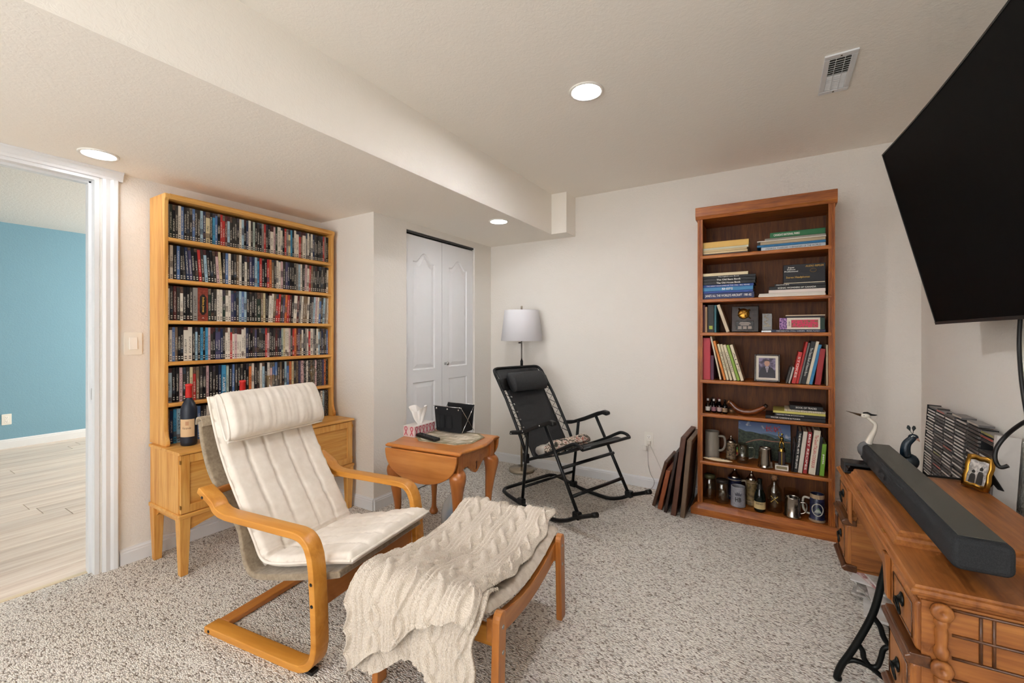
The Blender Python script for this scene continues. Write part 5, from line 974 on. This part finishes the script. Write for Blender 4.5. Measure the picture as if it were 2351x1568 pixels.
# ------------------------------------------------------------------ carved sewing-machine table along the wall
DK = ('#80491c', '#a0622b', '#b17438'); dky = wood('desk_oak_long', *DK, 'y', .45, 1.0, .08, .3); dkx = wood('desk_oak_deep', *DK, 'x', .45, 1.0, .08, .3); dkz = wood('desk_oak_upright', *DK, 'z', .45, 1.0, .08, .3); dkd = wood('desk_moulding', '#4a2812', '#5f3719', '#714521', 'y', .35, 1, .3, .3)
dk = thing('sewing_table', 'carved oak treadle sewing table with hanging drawers and iron legs', 'table', (.26, 1.297, 0), 2)
DL, DD, DZ = 1.024, .425, .68
def slab(x0, x1, y0, y1, levels): return MB().rings([[(x0+i,y0+i,z),(x1-i,y0+i,z),(x1-i,y1-i,z),(x0+i,y1-i,z)] for i, z in levels], False, True, False)
obj('table_top', slab(0, DD, 0, DL, ((.016,.648),(.016,.654),(.006,.657),(.002,.661),(0,.667),(.002,.673),(.008,.675),(.010,.68))), dky, dk)
obj('raised_lid', slab(.018, .30, .225, .865, ((0,.6802),(0,.687),(.006,.692),(.008,.700),(.013,.704),(.013,.710),(.017,.715))), dky, dk)
for y0 in (.10+.2, .64): obj('hinge_inlay', B(.012,.018,y0,y0+.03,.6802,.681), MATS['brass'], dk)
def pedestal(y0, y1):
    p = MB(); p.box(.02,.40,y0,y0+.012,.33,.648); p.box(.02,.40,y1-.012,y1,.33,.648); p.box(.02,.40,y0,y1,.325,.337); p.box(.388,.40,y0,y1,.33,.648); pe = obj('drawer_case', p, dkx, dk)
    yc = (y0+y1)/2
    for z0, z1, fx in ((.528,.642,.010), (.345,.498,.002)):
        d = obj('drawer', MB().prism([(fx+.004,z0),(fx,z0+.01),(fx,z1-.01),(fx+.004,z1),(fx+.03,z1),(fx+.03,z0)], y0+.004, y1-.004, 'y'), dkz, dk, .006, 3)
        obj('drawer_border', MB().tube([(fx-.0008,y0+.022,z0+.018),(fx-.0008,y1-.022,z0+.018),(fx-.0008,y1-.022,z1-.018),(fx-.0008,y0+.022,z1-.018)], .0018, 4, True), dkd, d)
        zc = (z0+z1)/2+.008; mb = MB(); mb.xf = Matrix.Translation((fx-.001, yc, zc)) @ Matrix.Rotation(RAD(-90), 4, 'Y'); mb.lathe([(.016,0),(.017,.002),(.010,.005),(.006,.010),(.001,.011)], 14); obj('pull_plate', mb, MATS['iron'], d)
        obj('ring_pull', MB().tube([(fx-.010-.003*math.cos(2*PI*k/16), yc+.017*math.sin(2*PI*k/16), zc-.017+.019*math.cos(2*PI*k/16)) for k in range(16)], .0022, 6, True), MATS['iron'], d)
    for z in (.513, .334): obj('band_moulding', MB().prism([(.036,z-.014),(-.004,z-.012),(-.012,z-.003),(-.010,z+.004),(-.002,z+.008),(-.002,z+.013),(.036,z+.013)], y0-.006, y1+.006, 'y'), dkd, dk, .004)
    return pe
pe1 = pedestal(.010, .205); pe2 = pedestal(.820, 1.014)
# turned half columns and panel mouldings on the end that faces the room
for (ys, yy) in ((-1, .010), (1, 1.014)):
    for cx in (.052, .375):
        t = obj('turned_column', MB().lathe([(.010,.34),(.014,.35),(.014,.365),(.010,.37),(.013,.376),(.013,.384),(.009,.39),(.010,.43),(.012,.46),(.009,.468),(.013,.476),(.013,.484),(.010,.49),(.010,.49)], 14, (cx, yy+ys*.004)), dkz, dk); obj('turned_column', MB().lathe([(.010,.53),(.0135,.54),(.0135,.55),(.010,.556),(.0105,.57),(.012,.59),(.0095,.598),(.013,.604),(.013,.612),(.010,.618)], 14, (cx, yy+ys*.004)), dkz, dk)
        for z in (.508, .633):
            b_ = MB(); b_.xf = Matrix.Translation((cx, yy+ys*.002, z)) @ Matrix.Rotation(RAD(-90*ys), 4, 'X'); b_.lathe([(.019,0),(.020,.010),(.017,.014),(.006,.015),(.004,.010),(.0005,.010)], 16); obj('rosette', b_, dkz, dk)
    for z in (.640, .585, .535, .488, .43, .36): obj('panel_moulding', MB().tube([(.07,yy+ys*.001,z),(.36,yy+ys*.001,z)], .0035, 6), dkd, dk)
    for x in (.115, .135, .29, .31): obj('panel_moulding', MB().tube([(x,yy+ys*.001,.535),(x,yy+ys*.001,.64)], .0032, 6), dkd, dk)
ap_ = [(.205,.648),(.820,.648),(.820,.53),(.80,.525),(.785,.545),(.77,.575),(.74,.585),(.30,.585),(.272,.575),(.262,.548),(.245,.527),(.225,.520),(.205,.53)]
obj('apron', MB().prism(ap_, .014, .032, 'x'), dky, dk, .003); obj('apron_back', MB().prism([(.205,.648),(.82,.648),(.82,.56),(.205,.56)], .385, .40, 'x'), dky, dk)
for y in (.245, .78): obj('apron_wedge', MB().prism([(.0,.648),(.014,.648),(.014,.525),(.006,.53)], y-.016, y+.016, 'y'), dkz, dk, .002)
IR = MATS['iron']
def iron_frame(y):
    def T(pts, r): return MB().tube([(x, y, z) for x, z in smoothpath(pts, 6)], r, 8)
    fr_ = obj('iron_frame', T([(.105,.645),(.10,.56),(.088,.46),(.073,.38),(.050,.27),(.0,.14),(-.035,.066),(-.047,.03),(-.05,.012)], .0115), IR, dk)
    m = lambda pts: [(.42-x, z) for x, z in pts]
    obj('iron_leg', T(m([(.105,.645),(.10,.56),(.088,.46),(.073,.38),(.050,.27),(.0,.14),(-.035,.066),(-.047,.03),(-.05,.012)]), .0115), IR, fr_)
    for P in ([(.052,.262),(.070,.235),(.078,.205),(.088,.186),(.10,.178)], [(.006,.158),(.022,.135),(.026,.110),(.043,.088),(.062,.094),(.072,.125),(.080,.160),(.10,.172),(.15,.16),(.21,.15)], [(-.040,.045),(-.028,.075),(.0,.092),(.04,.086),(.09,.055),(.15,.038),(.21,.034)]):
        obj('scroll', T(P, .0085), IR, fr_); obj('scroll', T(m(P), .0085), IR, fr_)
    for x in (-.048, .468): obj('caster', MB().ball((x, y, .012), (.014,.012,.012)), IR, fr_)
    return fr_
iron_frame(.30); iron_frame(.635)
obj('brace', MB().tube([(.21,.30,.15),(.21,.635,.15)], .010, 8), IR, dk); obj('brace', MB().tube([(.36,.30,.40),(.36,.635,.40)], .010, 8), IR, dk); obj('treadle_plate', B(.12,.32,.33,.61,.085,.095), IR, dk, .003)
# ------------------------------------------------------------------ things on the table
sbr = thing('soundbar', 'long dark grey fabric soundbar lying on the sewing table', 'soundbar', (.372, 1.83, .7155), 2); bpf = speckle('soundbar_mesh', '#17191c', '#24272b', 500, .8, .2, .001)
obj('body', MB().prism(rounded(-.052,.052,.001,.074,.018,5), -.487, .487, 'y', True), bpf, sbr, .012, 3); obj('top_panel', B(-.036,.040,-.470,.470,.0735,.0752), flat('soundbar_top', '#4b4a43', .5), sbr, .0006); obj('foot', B(-.03,.03,-.30,-.26,-.0004,.002), MATS['black_plastic'], sbr); obj('foot', B(-.03,.03,.26,.30,-.0004,.002), MATS['black_plastic'], sbr)
bb2 = thing('cable_box', 'small flat black box on the far corner of the sewing table', 'box', (.278, 2.222, .6805), 2); obj('case', B(-.045,.045,-.038,.038,.004,.045), MATS['black_plastic'], bb2, .003); obj('foot', B(-.03,-.02,-.03,-.02,-.0003,.004), MATS['black_plastic'], bb2); obj('foot', B(.02,.03,-.03,-.02,-.0003,.004), MATS['black_plastic'], bb2); obj('lens_panel', B(-.04,.04,-.0386,-.038,.012,.035), flat('lens_gloss', '#0a0a0c', .1), bb2)
hrn = thing('heron_figurine', 'white heron figurine with a long brown beak on the sewing table', 'figurine', (.325, 2.285, .6805), -4); HW = flat('heron_white', '#cfc8bc', .55); HG = flat('heron_grey', '#5b5c5e', .6)
neck = smoothpath([(.0,0,.105),(.008,0,.135),(.020,0,.165),(.024,0,.190),(.012,0,.205),(-.002,0,.219)], 5)
obj('neck', MB().tube([tuple(p) for p in neck], [.014-.007*min(1, k/12) for k in range(len(neck))], 10), HW, hrn); obj('body', MB().ball((-.005,.0,.085), (.03,.022,.034), 14, 9), HG, hrn); hd_ = obj('head', MB().ball((-.008,0,.224), (.017,.010,.011), 12, 8), HW, hrn)
obj('beak', MB().tube([(-.022,0,.225),(-.045,0,.231),(-.072,0,.238)], [.0055,.003,.0006], 8), flat('beak_brown', '#4a3620', .4), hd_); obj('crest', MB().tube(smoothpath([(-.016,0,.2335),(-.002,0,.2355),(.012,0,.230),(.030,0,.231)], 4), [.003,.0045,.005,.005,.0055,.005,.005,.0045,.004,.0035,.003,.002,.0008], 7), MATS['ink_black'], hd_); obj('eye', MB().ball((-.013,-.0092,.2255), .0016, 6, 4), MATS['ink_black'], hd_); obj('leg', MB().tube([(-.01,-.006,.06),(-.01,-.006,.004)], .0025, 6), HG, hrn); obj('leg', MB().tube([(-.002,.006,.06),(-.002,.006,.004)], .0025, 6), HG, hrn); obj('tail', MB().tube([(.015,0,.09),(.035,0,.06),(.045,0,.045)], [.016,.010,.002], 8), HG, hrn); obj('stand', MB().lathe([(.028,0),(.030,.003),(.026,.006),(.001,.006)], 18), flat('stand_dark', '#2c2118', .5), hrn)
pk_ = thing('peacock_figurine', 'dark blue peacock figurine with a fan crest on the sewing table', 'figurine', (.455, 2.285, .6805), 0); PB = flat('peacock_blue', '#10222e', .35); 
nk = smoothpath([(-.012,0,.075),(-.014,0,.10),(-.010,0,.125),(.001,0,.142),(.010,0,.152)], 4); obj('neck', MB().tube([tuple(p) for p in nk], [.018-.007*k/len(nk) for k in range(len(nk))], 10), PB, pk_); ph_ = obj('head', MB().ball((.010,0,.155), (.016,.0105,.012), 12, 8), PB, pk_); obj('beak', MB().tube([(.020,-.004,.151),(.028,-.006,.140)], [.006,.001], 7), flat('beak_pink', '#b08574', .5), ph_); obj('eye_stripe', MB().tube([(.002,-.0095,.156),(.006,-.0105,.162),(.014,-.010,.160)], .0012, 5), MATS['ink_white'], ph_)
for a in (-.012, .004): obj('crest_feather', MB().tube([(.008,0,.165),(.008+a*.6,0,.178),(.008+a,0,.190),(.008+a*1.1,0,.199)], [.0008,.001,.0065,.003], 8), flat('crest_dark', '#1c2626', .5), ph_)
obj('body', MB().ball((.0,.005,.055), (.03,.024,.032), 14, 9), PB, pk_); obj('stand', MB().lathe([(.026,0),(.028,.024),(.001,.026)], 18), flat('stand_dark', '#2c2118'), pk_)
gf = thing('gold_photo_frame', 'small ornate gold frame with a black and white photograph', 'picture frame', (.612, 2.205, .6805), -58); gfr = MB(); w_, h_ = .042, .118
pts_o = [(-w_,0),(-w_*.5,-.003),(0,.002),(w_*.5,-.003),(w_,0),(w_+.003,h_*.3),(w_-.001,h_*.5),(w_+.003,h_*.7),(w_,h_),(w_*.5,h_+.004),(0,h_),(-w_*.5,h_+.004),(-w_,h_),(-w_-.003,h_*.7),(-w_+.001,h_*.5),(-w_-.003,h_*.3)]
pts_i = [(x*.72, .018+(z/h_)*(h_-.036)) for x, z in pts_o]; tl = Matrix.Rotation(RAD(-14), 4, 'X'); gfr.xf = tl @ Matrix.Translation((0,0,.004))
gfr.rings([[(x,.006,z) for x, z in pts_o],[(x,-.004,z) for x, z in pts_o],[(x*.9,-.009,h_/2+(z-h_/2)*.93) for x, z in pts_o],[(x,-.002,z) for x, z in pts_i]], False, False, True); obj('frame', gfr, MATS['brass'], gf)
ph2 = MB(); ph2.xf = gfr.xf; ph2.box(-w_*.74,w_*.74,-.001,.004,.015,h_-.015); po = obj('photograph', ph2, speckle('bw_photo', '#9a9691', '#d9d5cf', 60, .4, 0), gf); pn_ = MB(); pn_.xf = gfr.xf; [pn_.prism(q, -.0018, -.0011, 'y') for q in ([(-.024,.018),(-.002,.018),(-.004,.045),(-.008,.052),(-.018,.052),(-.022,.045)], [(-.017,.054),(-.009,.054),(-.007,.061),(-.013,.067),(-.019,.061)], [(.002,.018),(.022,.018),(.021,.055),(.016,.064),(.006,.064),(.002,.055)], [(.006,.067),(.015,.067),(.017,.075),(.011,.082),(.005,.075)])]; obj('sitter_print', pn_, flat('photo_grey', '#3e3b38', .5), po); bk_ = MB(); bk_.xf = gfr.xf; bk_.box(-w_*.9,w_*.9,.006,.010,.004,h_-.004); obj('backing', bk_, MATS['black_plastic'], gf); obj('easel_leg', MB().hexa([(-.02,.085,0),(.02,.085,0),(.02,.09,0),(-.02,.09,0),(-.012,.028,.10),(.012,.028,.10),(.012,.032,.10),(-.012,.032,.10)]), MATS['black_plastic'], gf)
cbl = obj('black_cable', MB().tube(smoothpath([(.395,2.19,.687),(.44,2.255,.687),(.50,2.295,.687),(.56,2.305,.687),(.61,2.31,.687),(.655,2.318,.687),(.68,2.30,.69)], 6), .004, 6), MATS['black_plastic']); tag(cbl, 'black cable looping across the sewing table behind the soundbar', 'cable')
# ------------------------------------------------------------------ disc rack beside the table
cr = thing('disc_rack', 'low rack packed with music disc cases standing against the wall', 'rack', (.66, 2.27, 0)); LEAN = 3.0; RM = Matrix.Translation((0,0,.30)) @ Matrix.Rotation(RAD(LEAN), 4, 'Y')
pan = MB(); pan.xf = RM; pan.box(-.006,.055,-.022,0,-.02,.575); obj('end_panel', pan, flat('rack_white', '#cfccc8', .5), cr); pan = MB(); pan.xf = RM; pan.box(-.004,.05,.825,.83,0,.57); obj('end_panel', pan, MATS['black_plastic'], cr)
for k in range(1, 6): pan = MB(); pan.xf = RM; pan.box(.002,.048,k*.1375-.002,k*.1375+.002,0,.57); obj('divider', pan, MATS['black_plastic'], cr)
pan = MB(); pan.xf = RM; pan.box(-.002,.048,0,.825,-.012,0); obj('bottom_board', pan, MATS['black_plastic'], cr); obj('plinth', B(-.02,.085,-.02,.83,0,.262), flat('rack_base', '#3a352f', .7), cr)
def disc_mat():
    m, nt, b = newmat('disc_case', .3); oi = nt.nodes.new('ShaderNodeObjectInfo'); tc = nt.nodes.new('ShaderNodeTexCoord'); sx = nt.nodes.new('ShaderNodeSeparateXYZ'); nt.links.new(tc.outputs['Object'], sx.inputs[0]); y = sx.outputs[1]
    inn = mathn(nt, 'MULTIPLY', mathn(nt, 'GREATER_THAN', y, .012), mathn(nt, 'LESS_THAN', mathn(nt, 'ABSOLUTE', sx.outputs[2]), .0032)); nt.links.new(mixc(nt, inn, '#6d6a68', oi.outputs['Color']), b.inputs['Base Color']); return m
DM = disc_mat(); dme = mesh_of('disc_case', MB().box(0,.045,0,.125,-.0046,.0046), DM); rnd = random.Random(7)
cols = ['#e4e0d8', '#dedad2', '#d8d4cc', '#c9c4ba', '#2a282a', '#171618', '#e0dcd4', '#8d8984', '#3a3636', '#b9b3a8', '#191719', '#a43a2a', '#8d8a44', '#4a4548', '#cfcac0']
for k in range(6):
    for r in range(24):
        if (k, r) in ((5,3),(5,4),(5,12),(5,13)): continue
        z = .562-r*.0148; o = obj('disc_case', dme, None); o.color = srgb(rnd.choice(cols if k > 0 else cols[:8])) if k < 4 or rnd.random() < .4 else srgb('#1b1a1c')
        o.matrix_world = Matrix.Translation((.66, 2.27, 0)) @ RM @ Matrix.Translation((-.006+rnd.random()*.006, (5-k)*.1375+.006, z))
        tag(o, 'disc case %s from the top in the %s rack column from the room corner' % (ordn(r+1), ordn(k+1)), 'disc case', 'disc cases in the rack')
for lab, y0 in (('loose pale disc case lying on the rack nearer the corner', .30), ('loose pale disc case lying on the rack nearer the gold frame', .12)):
    o = obj('disc_case', dme, None); o.color = srgb('#b5ab9c'); o.matrix_world = Matrix.Translation((.66, 2.27, 0)) @ RM @ Matrix.Translation((.002, y0+.05, .5758)); tag(o, lab, 'disc case')
# newspapers and magazines on the carpet under the rack
rnd = random.Random(21); zz = .0005; pap = ['#b5b0a9', '#a39d95', '#c9c6c2', '#8d8780', '#b0aaa2', '#d6d4d2', '#9a948c', '#6a645e', '#bdb8b2', '#cfcdcb', '#8a3a3a', '#aaa59e']
MG = ['bottom', 'second', 'third', 'fourth', 'fifth', 'sixth', 'seventh', 'eighth', 'ninth', 'tenth', 'eleventh', 'top']
for k in range(12):
    t = .006+rnd.random()*.006; mb = MB(); mb.prism(rounded(-.135,.135,-.105,.105,.003,2), 0, t, 'z'); o = obj('magazine', mb, [speckle('paper_%d' % k, pap[k], '#d9d6d2', 25, .8, 0, .001, .35, .75)], loc=(.47+rnd.uniform(-.035,.02), 2.60+rnd.uniform(-.16,.12)*(1 if k % 2 else .5), zz), rz=90+rnd.uniform(-28,28)); zz += t+.0003
    tag(o, 'magazine %s from the carpet in the loose pile by the sewing table' % MG[k] if 0 < k < 11 else '%s magazine of the loose pile on the carpet by the sewing table' % MG[k], 'magazine', 'magazines piled on the carpet')
# ------------------------------------------------------------------ curved television on its wall arm
a_ = Vector((.0531,-.9986,0)).normalized(); v_ = Vector((-.2294,-.0122,.9733)); v_ = (v_-a_*v_.dot(a_)).normalized(); n_ = a_.cross(v_)
if n_.x > 0: n_ = -n_
tv = thing('television', 'large curved black television tilted down on a wall arm', 'tv', (.601, 2.581, 1.284)); M4 = Matrix(((a_.x,n_.x,v_.x),(a_.y,n_.y,v_.y),(a_.z,n_.z,v_.z))).to_4x4(); TW, TH, SG = 1.406, .80, .027
def cur(x): return -SG*(1-(2*x/TW-1)**2)
def shell(x0, x1, z0, z1, y0, y1, n=24):
    mb = MB(); mb.xf = M4; mb.rings([[(x0+(x1-x0)*k/n, cur(x0+(x1-x0)*k/n)+y, z) for y, z in ((y1,z0),(y1,z1),(y0,z1),(y0,z0))] for k in range(n+1)], False, True, False); return mb
bz = flat('bezel_black', '#1a1a1a', .35); scr = flat('screen_black', '#030303', .55, 0, .08)
obj('screen', shell(.006, TW-.006, .012, TH-.006, -.002, .0015), scr, tv); obj('bezel', shell(0, TW, 0, .012, -.016, .004), bz, tv); obj('bezel', shell(0, TW, TH-.006, TH, -.016, .003), bz, tv); obj('bezel', shell(0, .006, .012, TH-.006, -.016, .003), bz, tv); obj('bezel', shell(TW-.006, TW, .012, TH-.006, -.016, .003), bz, tv); obj('back_shell', shell(.12, TW-.16, .12, TH-.10, -.045, -.004), MATS['black_plastic'], tv)
c0 = M4 @ Vector((TW/2, cur(TW/2)-.06, TH*.5)); tvm = obj('wall_arm', MB().tube([tuple(c0), (c0.x+.06, c0.y+.03, c0.z-.02), (.152-.010, c0.y+.10, c0.z-.03)], .014, 8), MATS['black_metal'], tv); obj('wall_plate', B(.140,.1575,c0.y+.02,c0.y+.18,c0.z-.14,c0.z+.1), MATS['black_metal'], tv)
k1 = obj('television_cable', MB().tube(smoothpath([(.70,2.12,1.315),(.702,2.136,1.209),(.698,2.112,1.108),(.70,2.097,1.03),(.702,2.07,.94),(.705,2.06,.84),(.715,2.05,.66),(.72,2.05,.3)], 6), .006, 7), MATS['black_plastic']); tag(k1, 'thick black cable hanging from the television toward the table', 'cable')
k2 = obj('coiled_cable', MB().tube(smoothpath([(.70,1.97,1.0),(.692,2.067,.958),(.675,2.13,.905),(.652,2.140,.855),(.645,2.135,.815),(.652,2.12,.79),(.668,2.11,.80)], 6), .0065, 7), MATS['black_plastic']); tag(k2, 'black cable curling down in a loop beside the gold frame', 'cable')
flush_texts()
